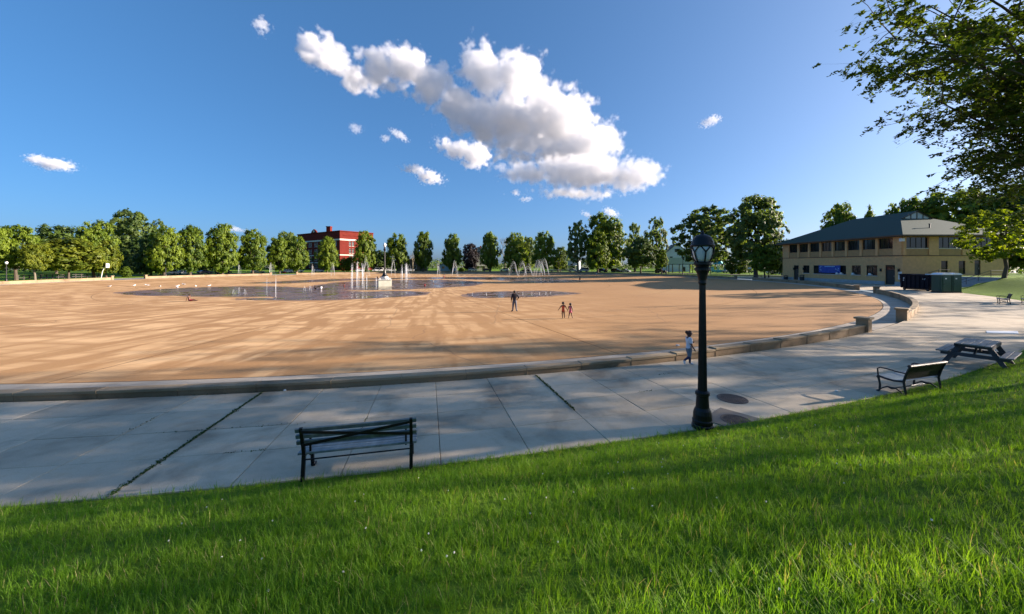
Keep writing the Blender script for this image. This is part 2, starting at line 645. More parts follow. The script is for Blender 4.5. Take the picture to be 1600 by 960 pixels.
def leaves_mesh(name, P, N, S, mt, rs, V=None, aspect=0.62):
    """P points, N normals, S sizes -> rhombic leaf faces"""
    n = len(P)
    N = N / np.maximum(1e-6, np.linalg.norm(N, axis=1))[:, None]
    t = rs.normal(size=(n, 3))
    t -= N * (t * N).sum(1)[:, None]
    t /= np.maximum(1e-6, np.linalg.norm(t, axis=1))[:, None]
    b = np.cross(N, t)
    S = S[:, None]
    vs = np.stack([P - t * S, P + b * S * aspect - N * S * 0.15, P + t * S, P - b * S * aspect - N * S * 0.15], 1).reshape(-1, 3)
    me = bpy.data.meshes.new(name)
    me.vertices.add(4 * n)
    me.vertices.foreach_set('co', vs.ravel())
    me.loops.add(4 * n)
    me.loops.foreach_set('vertex_index', np.arange(4 * n, dtype=np.int32))
    me.polygons.add(n)
    me.polygons.foreach_set('loop_start', np.arange(0, 4 * n, 4, dtype=np.int32))
    me.polygons.foreach_set('loop_total', np.full(n, 4, dtype=np.int32))
    me.update(calc_edges=True)
    at = me.attributes.new('leafv', 'FLOAT', 'FACE')
    at.data.foreach_set('value', (rs.uniform(0, 1, n) if V is None else V).astype(np.float32))
    me.materials.append(mt)
    me.validate()
    return me


# ------------------------------------------------------------------ ground and paving
rads = [79.6, 79.95, 80.0, 80.1, 80.25] + [80.5 + 0.45 * i for i in range(34)] + [97 + 2.5 * i for i in range(14)]
while rads[-1] < 6000:
    rads.append(rads[-1] * 1.22)
angs = []
a_ = -180.0
while a_ < 180.01:
    angs.append(a_)
    a_ += 0.75
rows = []
for r in rads:
    rows.append([(CX + r * math.cos(R_(a)), CY + r * math.sin(R_(a)), zland(CX + r * math.cos(R_(a)), CY + r * math.sin(R_(a)))) for a in angs])
kf = next(i for i, r in enumerate(rads) if r > 235)
lawn = sheet('lawn', rows[:kf + 1], M['lawn'], kind='structure')
sheet('far_ground', rows[kf:], M['farground'], kind='structure')


def annulus(name, r0, r1, a0, a1, z, mt, nr=2, step=1.0, parent=None, kind='structure', zf=None):
    na = max(2, int(abs(a1 - a0) / step) + 1)
    rw = []
    for i in range(nr):
        r = r0 + (r1 - r0) * i / (nr - 1)
        rw.append([rp(r, a0 + (a1 - a0) * j / (na - 1), z if zf is None else zf(r)) for j in range(na)])
    return sheet(name, rw, mt, parent, kind)


TH0, DTH = -80.7, 1.173
A_LEFT, A_GATE = TH0 - 12 * DTH, TH0 + 18 * DTH          # slabbed stretch of the walkway
annulus('walkway', RB + 0.3, RW, A_GATE, A_LEFT + 360, 0.0, M['pave'])
bed = annulus('slab_walkway', RB + 0.3, RW + 0.02, A_LEFT, A_GATE, -0.028, M['bed'])
annulus('forecourt', RW - 0.0, 84.4, A_GATE - 1, -20, 0.004, M['pave'], nr=4)
annulus('building_forecourt', RW - 0.0, 94.0, -29, 16, 0.008, M['pave'], nr=6)
annulus('gate_path', 84.0, 130.0, -58, -44, 0.012, M['pave'], nr=8)
annulus('ring_road', 100.0, 108.0, 12, 175, 0.02, M['asphalt'], nr=3)
ring_r = [75.36, 76.55, 77.7, 78.85, 80.02]
gap = 0.012
rnd = random.Random(3)
for k in range(4):
    r0, r1 = ring_r[k] + gap / 2, ring_r[k + 1] - gap / 2
    half = R_(DTH) / 2 - gap / 2 / r0
    mb = MB()
    vs = []
    for z in (-0.09, -0.006, 0.0):
        ins = 0.006 if z == 0.0 else 0.0
        for r, a in ((r0 + ins, -half + ins / r0), (r1 - ins, -half + ins / r1), (r1 - ins, half - ins / r1), (r0 + ins, half - ins / r0)):
            vs.append((r * math.cos(a), r * math.sin(a), z))
    mb.add(vs, [(0, 1, 2, 3), (8, 9, 10, 11)] + [(q + 4 * L, (q + 1) % 4 + 4 * L, (q + 1) % 4 + 4 + 4 * L, q + 4 + 4 * L) for L in (0, 1) for q in range(4)])
    me = mb.mesh('slab', M['slab'])
    for j in range(30):
        o = link('slab', me, bed, (CX, CY, rnd.uniform(-0.004, 0.004)), R_(TH0 + (j - 12 + 0.5) * DTH))

# basin floor: panels with recessed joints over a dark bed
bfl = annulus('basin_floor', 0.4, RB + 0.1, 0, 360, 0, M['joint'], nr=20, step=3, zf=lambda r: zbasin(r) - 0.03)
for (r0, r1) in ((0.5, 12), (12, 26), (26, 40), (40, 51), (51, 62.5), (62.5, 73.3)):
    n = 24
    g = 0.02
    ha = math.pi / n
    rw = []
    for i in range(9):
        r = r0 + g + (r1 - r0 - 2 * g) * i / 8
        rw.append([(r * math.cos(a), r * math.sin(a), zbasin(r)) for a in [(-ha + g / max(r, 1)) + (2 * ha - 2 * g / max(r, 1)) * j / 6 for j in range(7)]])
    o = sheet('basin_panel', rw, M['basin'], bfl)
    o.location = (CX, CY, 0)
    o.rotation_euler.z = R_(-71.4 + 7.5)
    for j in range(1, n):
        c = o.copy()
        COL.objects.link(c)
        c.rotation_euler.z = R_(-71.4 + 7.5 + 15 * j)
annulus('basin_apron', 73.32, RB + 0.05, 0, 360, 0, M['apron'], nr=3, parent=bfl, kind=None, zf=lambda r: zbasin(r) + 0.002)


# ------------------------------------------------------------------ wall round the basin
def wall_h(a):
    return 0.21 + 0.17 * sm((a + 75) / 13) if a < -58 else 0.44


def arc_block(r0, r1, z0, z1, half, n=3, mt=None, name='wall_block', bev=0.012):
    mb = MB()
    for i in range(n + 1):
        a = -half + 2 * half * i / n
        for r, z in ((r0, z0), (r1, z0), (r1, z1), (r0, z1)):
            mb.v.append((r * math.cos(a), r * math.sin(a), z))
    for i in range(n):
        for q in range(4):
            mb.f.append((4 * i + q, 4 * i + (q + 1) % 4, 4 * i + 4 + (q + 1) % 4, 4 * i + 4 + q))
            mb.m.append(0)
    mb.f += [(0, 1, 2, 3), (4 * n + 3, 4 * n + 2, 4 * n + 1, 4 * n)]
    mb.m += [0, 0]
    return mb.mesh(name, mt, bevel=bev)


def ang_of(px, r=75.1):
    p = ring(px, r)
    return polar(p.x, p.y)[1]


PIER = None


def pier(parent, a, h):
    mb = MB()
    mb.box((75.17, 0, h / 2), (0.5, 0.5, h))
    o = mb.build('pier', M['wall'], parent, (CX, CY, 0), R_(a), bevel=0.012)
    mb = MB()
    mb.box((75.17, 0, h + 0.05), (0.64, 0.66, 0.10))
    mb.build('pier_cap', M['coping'], o, (0, 0, 0), 0, bevel=0.012)


def wall_section(label, a0, a1, step, piers, stones=True):
    t = thing('basin_wall', label, 'low wall', (CX, CY, 0), 0, 'low stone walls round the basin')
    n = max(1, round((a1 - a0) / step))
    st = (a1 - a0) / n
    cache = {}
    for i in range(n):
        am = a0 + (i + 0.5) * st
        h = round(wall_h(am), 2)
        if h not in cache:
            half = R_(st) / 2
            cache[h] = (arc_block(75.03, 75.30, -0.15, h - 0.08, half - 0.004 / 75, mt=M['wall']),
                        arc_block(75.0, 75.335, h - 0.079, h, half - 0.003 / 75, mt=M['coping'], name='coping_stone', bev=.006))
        b, c = cache[h]
        for nm, me in (('wall_block', b), ('coping_stone', c)):
            o = link(nm, me, t, (0, 0, rnd.uniform(-0.004, 0.004)), R_(am))
    for a, h in piers:
        mb = MB()
        mb.box((75.17, 0, h / 2 - 0.07), (0.5, 0.5, h + 0.14))
        o = mb.build('pier', M['wall'], t, (0, 0, 0), R_(a), bevel=0.012)
        mb = MB()
        mb.box((75.17, 0, h + 0.05), (0.64, 0.66, 0.10))
        mb.build('pier_cap', M['coping'], o, (0, 0, 0), 0, bevel=0.012)
    return t


P1, P2 = ang_of(175), ang_of(228)
P3, P4 = ang_of(423), ang_of(464)
P5, P6 = ang_of(1150), ang_of(1176)
wall_section('low stone wall along the near walkway, behind the slatted bench and lamp post', A_LEFT - 8, -60.4, 1.45, [(-60.2, 0.66)])
wall_section('curved low wall between the open gate and the dark container', -54.5, -30.6, 1.45, [(-54.6, 0.66), (-30.4, 0.66)])
wall_section('low wall with its end pier running past the tan building', -25.2, P6 + 0 if P6 < P5 else P5, 3.0, [(-25.2, 0.5)])
lo, hi = min(P5, P6), max(P5, P6)
wall_section('shaded low wall on the far rim in front of the parked cars', hi, P4 if P4 > hi else P4 + 360, 3.0, [(hi + 0.2, 0.6), (P4, 0.7)])
wall_section('sunlit far wall between two pale piers in front of the linden row', P3, P2 if P2 > 0 else P2 + 360, 3.0, [(P3, 0.7), (P2, 0.75)])
P1b = P1 if P1 > 0 else P1 + 360
wall_section('sunlit wall at the left edge below the rail fence', P1b, 360 + A_LEFT - 10, 3.0, [(P1b, 0.75)])


# ------------------------------------------------------------------ puddles
def puddle(pts, label_seed, grow=0.0, name='puddle', mt='water', lift=.008):
    rs = random.Random(label_seed)
    g = [G(*p) for p in pts]
    if grow:
        cg = sum(g, Vector()) / len(g)
        g = [p + ((p - cg).normalized() * grow * rs.uniform(.4, 1.5)) for p in g]
    n = len(g)
    out = []
    for i in range(n):
        p0, p1, p2, p3 = g[i - 1], g[i], g[(i + 1) % n], g[(i + 2) % n]
        for t in (0, .17, .33, .5, .67, .83):
            q = 0.5 * ((2 * p1) + (p2 - p0) * t + (2 * p0 - 5 * p1 + 4 * p2 - p3) * t * t + (3 * p1 - p0 - 3 * p2 + p3) * t ** 3)
            out.append(q + Vector((rs.uniform(-.4, .4), rs.uniform(-.5, .5), 0)))
    bm = bmesh.new()
    f = bm.faces.new([bm.verts.new((q.x, q.y, 0)) for q in out])
    bmesh.ops.triangulate(bm, faces=[f])
    bmesh.ops.subdivide_edges(bm, edges=[e for e in bm.edges if e.calc_length() > 4], cuts=5, use_grid_fill=True)
    for v in bm.verts:
        v.co.z = zbasin(polar(v.co.x, v.co.y)[0]) + lift
    bmesh.ops.recalc_face_normals(bm, faces=bm.faces)
    if sum(f.normal.z for f in bm.faces) < 0:
        bmesh.ops.reverse_faces(bm, faces=bm.faces)
    me = bpy.data.meshes.new(name)
    bm.to_mesh(me)
    bm.free()
    me.materials.append(M[mt])
    o = link(name, me)
    o['kind'] = 'structure'
    return o


PUD = []
PUD.append([(190, 458), (230, 454), (280, 451), (350, 448.5), (420, 448), (452, 449), (500, 452), (560, 456), (610, 455), (655, 456.5), (667, 459), (640, 463), (580, 466.5), (520, 468.5),
        (450, 469.5), (385, 468.5), (372, 467), (432, 465.5), (420, 463.6), (350, 463.5), (270, 462.5), (215, 461.5)])
PUD.append([(487, 452), (500, 446), (545, 440.5), (600, 438.5), (660, 437.5), (720, 438.5), (752, 441.5), (738, 446), (700, 449), (640, 452), (585, 453.5), (530, 453.5)])
PUD.append([(385, 442.5), (430, 440.5), (490, 437.5), (560, 435.5), (620, 434.3), (700, 433.4), (780, 433.6), (850, 435.2), (905, 438.2), (885, 440.5), (840, 442.5), (812, 440.3),
        (760, 437.6), (700, 436.4), (640, 436.3), (560, 438.2), (500, 440.8), (440, 443.2)])
PUD.append([(728, 461), (755, 457), (800, 455.8), (850, 455.2), (885, 457), (903, 458.6), (880, 460.5), (850, 463), (800, 464.8), (750, 465)])
for k_, pts_ in enumerate(PUD):
    puddle(pts_, k_ + 1)
    puddle(pts_, k_ + 11, .9, 'damp_patch', 'damp', .004)


# ------------------------------------------------------------------ buildings
def facade(mb, O, U, N, L, z0, z1, ops, depth=0.2, mi=0):
    """front faces of a wall with openings (u0, u1, z0, z1) and their reveals"""
    O, U, N = Vector(O), Vector(U), Vector(N)
    us = sorted({0, L} | {o[0] for o in ops} | {o[1] for o in ops})
    zs = sorted({z0, z1} | {o[2] for o in ops} | {o[3] for o in ops})
    P = lambda u, z, d=0: O + U * u + Vector((0, 0, z)) - N * d
    for i in range(len(us) - 1):
        for j in range(len(zs) - 1):
            um, zm = (us[i] + us[i + 1]) / 2, (zs[j] + zs[j + 1]) / 2
            if any(o[0] < um < o[1] and o[2] < zm < o[3] for o in ops):
                continue
            mb.add([P(us[i], zs[j]), P(us[i + 1], zs[j]), P(us[i + 1], zs[j + 1]), P(us[i], zs[j + 1])], [(0, 1, 2, 3)], mi)
    for a, b, c, d in ops:
        for q, r in (((a, c), (b, c)), ((b, c), (b, d)), ((b, d), (a, d)), ((a, d), (a, c))):
            mb.add([P(*q), P(*r), P(*r, depth), P(*q, depth)], [(0, 1, 2, 3)], mi)


WCACHE = {}


def window(parent, O, U, N, u0, u1, z0, z1, lites=2, rows=1, fm='frame', recess=0.12, name='window', gm='glass', bar=0.06, sill=None):
    w_, h_ = round(u1 - u0, 2), round(z1 - z0, 2)
    key = (w_, h_, lites, rows, fm, bar, gm, sill)
    if key not in WCACHE:
        mb = MB()
        for x in (-w_ / 2 + bar / 2, w_ / 2 - bar / 2):
            mb.box((x, 0, h_ / 2), (bar, 0.07, h_))
        for z in (bar / 2, h_ - bar / 2):
            mb.box((0, 0.002, z), (w_ - 2 * bar, 0.066, bar))
        for i in range(1, lites):
            mb.box((-w_ / 2 + w_ * i / lites, 0.004, h_ / 2), (bar * .8, 0.05, h_ - 2 * bar))
        for i in range(1, rows):
            mb.box((0, 0.006, h_ * i / rows), (w_ - 2 * bar, 0.04, bar * .8))
        fr = mb.mesh(name, M[fm])
        gl = MB()
        gl.box((0, 0.05, h_ / 2), (w_ - 0.02, 0.03, h_ - 0.02))
        sl_ = None
        if sill:
            s_ = MB()
            s_.box((0, -recess / 2 - 0.03, -0.05), (w_ + 0.16, recess + 0.14, 0.1))
            sl_ = s_.mesh('sill', M[sill])
        WCACHE[key] = fr, gl.mesh('pane', M[gm]), sl_
    fr, gl, sl_ = WCACHE[key]
    O, U, N = Vector(O), Vector(U), Vector(N)
    p = O + U * (u0 + u1) / 2 - N * recess + Vector((0, 0, z0))
    ang = math.atan2(U.y, U.x)
    o = link(name, fr, parent, p, ang)
    # local +y must point into the wall
    if Vector((-math.sin(ang), math.cos(ang))).dot(Vector((N.x, N.y))) > 0:
        o.rotation_euler.z = ang + math.pi
    link('pane', gl, o)
    if sl_:
        link('sill', sl_, o)
    return o


def door(parent, O, U, N, u0, u1, z0, z1, mt='frame', recess=0.14):
    w_, h_ = u1 - u0, z1 - z0
    mb = MB()
    mb.box((0, 0.03, h_ / 2), (w_, 0.05, h_))
    for x in (-w_ / 2 + .05, w_ / 2 - .05):
        mb.box((x, -0.02, h_ / 2), (.1, .06, h_))
    mb.box((0, -0.018, h_ - .05), (w_ - .2, .056, .1))
    mb.box((0, -0.016, h_ * .72), (w_ - .2, .05, .08))
    O, U, N = Vector(O), Vector(U), Vector(N)
    ang = math.atan2(U.y, U.x)
    if Vector((-math.sin(ang), math.cos(ang))).dot(Vector((N.x, N.y))) > 0:
        ang += math.pi
    o = mb.build('door', M[mt], parent, O + U * (u0 + u1) / 2 - N * recess + Vector((0, 0, z0)), ang)
    g = MB()
    g.box((0, -0.005, h_ * .87), (w_ - .3, .03, h_ * .22))
    g.build('pane', M['glass'], o)
    hd = MB()
    hd.bar((w_ / 2 - .2, -.07, h_ * .38), (w_ / 2 - .2, -.07, h_ * .48), .03, .03)
    hd.build('handle', M['rim'], o)
    return o


# tan two-storey pavilion
BX0, BX1, BY0, BY1, BZ = 64.5, 82.0, 61.0, 88.0, 8.3
pav = thing('park_building', 'two storey tan brick building with dark hipped roof and blue banner beside the basin', 'building', (0, 0, 0))
mb = MB()
L_ops = [(22.1, 23.5, 0.06, 3.3), (19.1, 20.8, 1.6, 3.3), (10.3, 18.0, 1.55, 3.3), (7.3, 9.1, 1.55, 3.32), (4.2, 6.2, 1.5, 3.35), (1.2, 2.8, 0.06, 3.4)]
pitch = 27 / 8.35
up = [(1.5 + 2.98 * i, 3.95 + 2.98 * i, 6.2, 8.02) for i in range(8)]
OL, UL, NL = (BX0, BY0, 0), (0, 1, 0), (-1, 0, 0)
facade(mb, OL, UL, NL, BY1 - BY0, 0, BZ, L_ops + up)
OS, US, NS = (BX0, BY0, 0), (1, 0, 0), (0, -1, 0)
s_up = [(0.55, 4.2, 6.2, 8.02), (5.9, 9.7, 6.2, 8.02), (11.3, 15.1, 6.2, 8.02)]
s_lo = [(6.4, 7.5, 1.9, 4.1), (9.3, 10.4, 1.9, 4.1), (11.9, 12.9, 1.8, 4.2)]
facade(mb, OS, US, NS, BX1 - BX0, 0, BZ, s_up + s_lo)
mb.add([(BX1, BY0, 0), (BX1, BY1, 0), (BX1, BY1, BZ), (BX1, BY0, BZ)], [(0, 1, 2, 3)])
mb.add([(BX1, BY1, 0), (BX0, BY1, 0), (BX0, BY1, BZ), (BX1, BY1, BZ)], [(0, 1, 2, 3)])
mb.build('wall', M['tan'], pav)
mb = MB()                                    # pilasters between the upper bays
for i in range(9):
    yc = BY0 + 1.5 + 2.98 * i - 0.26 if i else BY0 + 0.72
    mb = MB()
    mb.box((BX0 - 0.07, yc, 6.65), (0.14, 0.46 if i else 1.4, 3.22))
    mb.build('pilaster', M['tan'], pav)
for x0, x1 in ((0.02, 0.5), (4.25, 5.85), (9.75, 11.25), (15.15, 17.48)):
    mb = MB()
    mb.box((BX0 + (x0 + x1) / 2, BY0 - 0.07, 6.65), (x1 - x0, 0.14, 3.22))
    mb.build('pilaster', M['tan'], pav)
for i, (a, b, c, d) in enumerate(up):
    window(pav, OL, UL, NL, a, b, c, d, 3, sill='tandark')
    m_ = MB()
    m_.box((BX0 - 0.02, BY0 + (a + b) / 2, 5.56), (0.04, b - a - 0.02, 1.0))
    m_.build('bay_panel', M['tandark'], pav)
for i, (a, b, c, d) in enumerate(s_up):
    window(pav, OS, US, NS, a, b, c, d, 4, sill='stone')
    m_ = MB()
    m_.box((BX0 + (a + b) / 2, BY0 - 0.02, 5.5), (b - a - 0.02, 0.04, 1.1))
    m_.build('bay_panel', M['tandark'], pav)
for a, b, c, d in s_lo[:2]:
    window(pav, OS, US, NS, a, b, c, d, 1, 2)
door(pav, OS, US, NS, *s_lo[2])
for a, b, c, d in (L_ops[1], L_ops[3], L_ops[4]):
    window(pav, OL, UL, NL, a, b, c, d, 2, sill='stone')
window(pav, OL, UL, NL, *L_ops[2], 5, sill='stone')
door(pav, OL, UL, NL, *L_ops[0])
door(pav, OL, UL, NL, *L_ops[5])
mb = MB()
mb.box((BX0 - 0.05, (BY0 + BY1) / 2, 4.98), (0.1, BY1 - BY0 + 0.1, 0.12))
mb.box(((BX0 + BX1) / 2, BY0 - 0.05, 4.98), (BX1 - BX0 - 0.1, 0.1, 0.118))
mb.box((BX0 - 0.09, (BY0 + BY1) / 2, 8.18), (0.18, BY1 - BY0 + 0.2, 0.2))
mb.box(((BX0 + BX1) / 2, BY0 - 0.09, 8.18), (BX1 - BX0 - 0.2, 0.18, 0.198))
mb.build('belt_course', M['trim'], pav)
mb = MB()
for a, b in ((0, 1.15), (2.85, 22.05), (23.55, 27)):
    mb.box((BX0 - 0.06, BY0 + (a + b) / 2, 0.3), (0.12, b - a, 0.6))
mb.build('plinth', M['plinth'], pav)
ex = 1.15
A, B_, C_, D_ = (BX0 - ex, BY0 - ex), (BX0 - ex, BY1 + ex), (BX1 + ex, BY1 + ex), (BX1 + ex, BY0 - ex)
ze, k_ = 8.36, 0.49
xm = (BX0 + BX1) / 2
zr = ze + k_ * (xm - A[0])
hd = 7.0
P_, Q_ = (A[0] + hd, A[1] + hd, ze + k_ * hd), (D_[0] - hd, A[1] + hd, ze + k_ * hd)
R1, R2 = (xm, A[1] + hd - .35, zr), (xm, B_[1] - 7.5, zr)
P2_, Q2_ = (P_[0], P_[1] - .35, P_[2]), (Q_[0], Q_[1] - .35, Q_[2])
R3 = (xm, B_[1] - (xm - A[0]), zr)
mb = MB()
mb.add([(*A, ze), P_, P2_, R1, R3, (*B_, ze)], [(0, 1, 2, 3, 4, 5)])
mb.add([(*D_, ze), Q_, Q2_, R1, R3, (*C_, ze)], [(5, 4, 3, 2, 1, 0)])
mb.add([(*A, ze), (*D_, ze), Q_, P_], [(0, 1, 2, 3)])
mb.add([(*B_, ze), (*C_, ze), R3], [(2, 1, 0)])
rf = mb.build('roof', M['roof'], pav, fix=False)
mb = MB()
mb.add([(P_[0] + .25, P_[1] - .02, P_[2] + .02), (Q_[0] - .25, P_[1] - .02, P_[2] + .02), (xm, P_[1] - .02, zr - .15)], [(0, 1, 2)])
mb.build('gablet', M['offwhite'], rf, fix=False)
mb = MB()
for x in (-2.2, -1.1, 0, 1.1, 2.2):
    hh = (zr - .2 - P_[2]) * (1 - abs(x) / 3.1)
    mb.box((xm + x, P_[1] - .06, P_[2] + hh / 2), (.13, .06, hh))
mb.bar((P_[0] + .1, P_[1] - .1, P_[2]), (xm, P_[1] - .1, zr - .04), .25, .14)
mb.bar((Q_[0] - .1, P_[1] - .1, P_[2]), (xm, P_[1] - .098, zr - .04), .25, .14)
mb.build('gablet_frame', M['trim'], rf)
mb = MB()
for a, b in ((A, B_), (B_, C_), (C_, D_), (D_, A)):
    mb.bar((*a, ze - .11), (*b, ze - .11), .1, .2)
mb.add([(*A, ze - .2), (*B_, ze - .2), (*C_, ze - .2), (*D_, ze - .2)], [(0, 1, 2, 3)])
mb.build('eaves', M['trim'], rf)
for x in (70.8, 77.2):
    mb = MB()
    mb.lathe([(.1, 0), (.1, .7), (.16, .7), (.16, .8)], 8, (x, 62.6, 8.36 + .49 * 2.7 - .06))
    mb.build('vent_pipe', M['iron'], rf)
for y in (83.5 + .9, 83.5 - 1.9, 64.0 + .5, 62.2 - .7):
    mb = MB()
    mb.box((BX0 - .12, y, 2.5), (.2, .22, .42), taper=.8)
    mb.box((BX0 - .12, y, 2.75), (.26, .28, .06))
    mb.build('wall_lantern', M['black'], pav)
mb = MB()
mb.box((BX0 - .3, BY0 - .2, 7.55), (.5, .45, .5))
mb.bar((BX0 - .3, BY0 - .2, 7.55), (BX0 + .1, BY0 - .02, 7.5), .1, .1)
mb.build('floodlight', M['white'], pav)
# cups and boxes on the sills of the serving windows are too small to tell: white sill trays
for y in (72.2, 73.1, 69.7, 66.4):
    mb = MB()
    mb.box((BX0 - .1, y, 1.66), (.3, .55, .16))
    mb.box((BX0 - .1, y + .1, 1.84), (.22, .3, .2))
    tag(mb.build('serving_tray', M['white']), {72.2: 'white tray on the sill right of the blue banner', 73.1: 'white tray on the sill under the right end of the blue banner',
        69.7: 'white tray on the sill of the left small serving window', 66.4: 'white tray on the sill of the window beside the lower door'}[y], 'tray', 'trays on the serving sills')
# banner
bn = thing('banner', 'blue banner with pale print hung across the wide ground floor window', 'banner', (BX0 - .1, 75.0, 2.6))
mb = MB()
n = 14
for i in range(n + 1):
    y = -2.55 + 5.1 * i / n
    sag = .1 * math.sin(math.pi * i / n)
    for x, z in ((0, .75 - sag), (0, -.72 - sag), (.02, -.72 - sag), (.02, .75 - sag)):
        mb.v.append((x - .03 * math.sin(i * 1.3), y, z))
for i in range(n):
    for q in range(4):
        mb.f.append((4 * i + q, 4 * i + (q + 1) % 4, 4 * i + 4 + (q + 1) % 4, 4 * i + 4 + q))
        mb.m.append(0)
mb.build('cloth', M['banner'], bn)
rb_ = random.Random(4)
mb = MB()
y = 1.0
while y > -1.35:
    wd = rb_.uniform(.07, .13)
    mb.box((-.05, y, .50), (.012, wd, .2))
    y -= wd + .04
for (yy, zz, a, b) in ((1.95, .38, .5, .35), (1.9, -.2, .55, .3), (-1.7, -.05, .4, .3), (-2.15, .1, .25, .4), (-2.1, -.25, .3, .25)):
    for q in range(4):
        mb.box((-.05, yy + rb_.uniform(-.5, .5) * a, zz + rb_.uniform(-.5, .5) * b), (.012, a * .42, b * .3))
tag(mb.build('print', M['bannerink'], bn), kind='stuff')
# notice by the door
nt = thing('notice_board', 'white notice sheet on the wall right of the dark green door', 'notice', (BX0 - .03, 61.35, 1.1))
mb = MB()
mb.box((0, 0, .55), (.05, .55, 1.3))
mb.build('board', M['white'], nt)
mb = MB()
for i in range(7):
    mb.box((-.03, 0, .1 + .15 * i), (.01, .4 - .05 * (i % 3), .05))
tag(mb.build('print', M['gullgrey'], nt), kind='stuff')
# steps and rails beside the pavilion
st = thing('stone_steps', 'wide shaded stone steps between the green toilets and the sunlit lawn', 'steps', (62.5, 55.6, 0))
for i in range(10):
    mb = MB()
    mb.box((.27 + .52 * i, 0, (.17 + .17 * i - .4) / 2), (.56, 10.2, .17 + .17 * i + .4))
    mb.build('step', M['plinth'], st)
rl = thing('stair_railing', 'thin dark metal railing on the stone steps in front of the tan building', 'railing', (62.5, 52.2, 0))
for yy in (0, 6.4):
    for hh, rd in ((.95, .035), (.55, .025)):
        mb = MB()
        mb.tube([(-.2, yy, hh), (5.2, yy, hh + 1.7), (7.0, yy, hh + 1.7)], rd, 6)
        mb.build('rail', M['iron'], rl)
    for x in (0, 1.7, 3.4, 5.2, 7.0):
        m_ = MB()
        m_.tube([(x, yy, -.1), (x, yy, .95 + min(x, 5.2) * .327)], .03, 6)
        m_.build('post', M['iron'], rl)

# red brick school behind the linden row
SD = 195.0
SO = Vector(((531 - 800) / F * SD, SD, 0))
sa = R_(35)
E1, E2 = Vector((math.sin(sa), math.cos(sa), 0)), Vector((-math.cos(sa), math.sin(sa), 0))
N1, N2 = Vector((E1.y, -E1.x, 0)), Vector((-E1.x, -E1.y, 0))
sch = thing('brick_school', 'large red brick school block with pale stone bands rising above the far lindens', 'building', (0, 0, 0))
zt = 21.2
rowsz = [2.0, 6.4, 10.8, 15.0]
opsR = [(u, u + 1.25, z, z + 2.5) for z in rowsz[:3] + [13.4] for u in (5.2, 6.9, 12.2, 13.9)]
opsR = [(u, u + 1.25, z, z + 2.5) for z in (1.6, 5.6, 9.6, 13.4) for u in (5.2, 6.9, 12.2, 13.9)]
opsL = [(u, u + 1.5, z, z + 2.5) for z in (1.6, 5.6, 9.6, 13.4) for u in (3.0, 5.0, 9.6, 11.6, 16.2, 18.2, 22.8, 24.8, 29.4, 31.4, 36, 38)]
mb = MB()
facade(mb, SO, E1, N1, 20, 0, zt, opsR)
facade(mb, SO, E2, N2, 46, 0, zt, opsL)
q1, q2 = SO + E1 * 20, SO + E2 * 46
q3 = q1 + E2 * 46
for a, b in ((q1, q3), (q3, q2)):
    mb.add([a, b, b + Vector((0, 0, zt)), a + Vector((0, 0, zt))], [(0, 1, 2, 3)])
mb.add([SO + Vector((0, 0, zt - .9)), q1 + Vector((0, 0, zt - .9)), q3 + Vector((0, 0, zt - .9)), q2 + Vector((0, 0, zt - .9))], [(0, 1, 2, 3)])
mb.build('wall', M['brick'], sch, fix=False)
for ops, U, N in ((opsR, E1, N1), (opsL, E2, N2)):
    for a, b, c, d in ops:
        window(sch, SO, U, N, a, b, c, d, 2, 2, fm='offwhite', recess=.15, sill='stone', bar=.09)
mb = MB()
for z, h in ((16.75, .75), (8.55, .45), (4.5, .6)):
    for U, N, L in ((E1, N1, 20), (E2, N2, 46)):
        a = SO + N * .1 + Vector((0, 0, z))
        mb.bar(a - U * .1, a + U * L, .24, h)
mb.build('stone_band', M['stone'], sch)
mb = MB()
for U, N, L in ((E1, N1, 20), (E2, N2, 46)):
    a = SO + N * .12 + Vector((0, 0, zt + .1))
    mb.bar(a - U * .2, a + U * L, .6, .4)
    for k in range(int(L / 6.6)):
        p = SO + U * (3.2 + 6.6 * k + .8) + N * .12 + Vector((0, 0, zt - 2.2))
        mb.bar(p - U * 2.2, p + U * 2.2, .22, .25)
mb.build('parapet', M['brick'], sch)
c_ = SO + E2 * 16 + N2 * -3
mb = MB()
mb.box((c_.x, c_.y, zt + 1.6), (2.2, 2.2, 3.4))
mb.box((c_.x, c_.y, zt + 3.4), (2.6, 2.6, .35))
mb.build('chimney', M['brick'], sch)
p = SO + E2 * 26 + N2 * .2
mb = MB()
mb.prism([(-3.2, 0), (3.2, 0), (2.4, .9), (1.0, 1.7), (0, 2.0), (-1.0, 1.7), (-2.4, .9)], -.3, .3, 'y')
o = mb.build('parapet_gable', M['brick'], sch, p + Vector((0, 0, zt + .3)), math.atan2(E2.y, E2.x))
mb = MB()
mb.prism([(.9 * math.cos(q * math.pi / 4), .8 + .7 * math.sin(q * math.pi / 4)) for q in range(8)], .3, .36, 'y')
mb.prism([(.9 * math.cos(q * math.pi / 4), .8 + .7 * math.sin(q * math.pi / 4)) for q in range(8)], -.36, -.3, 'y')
mb.build('medallion', M['stone'], o)


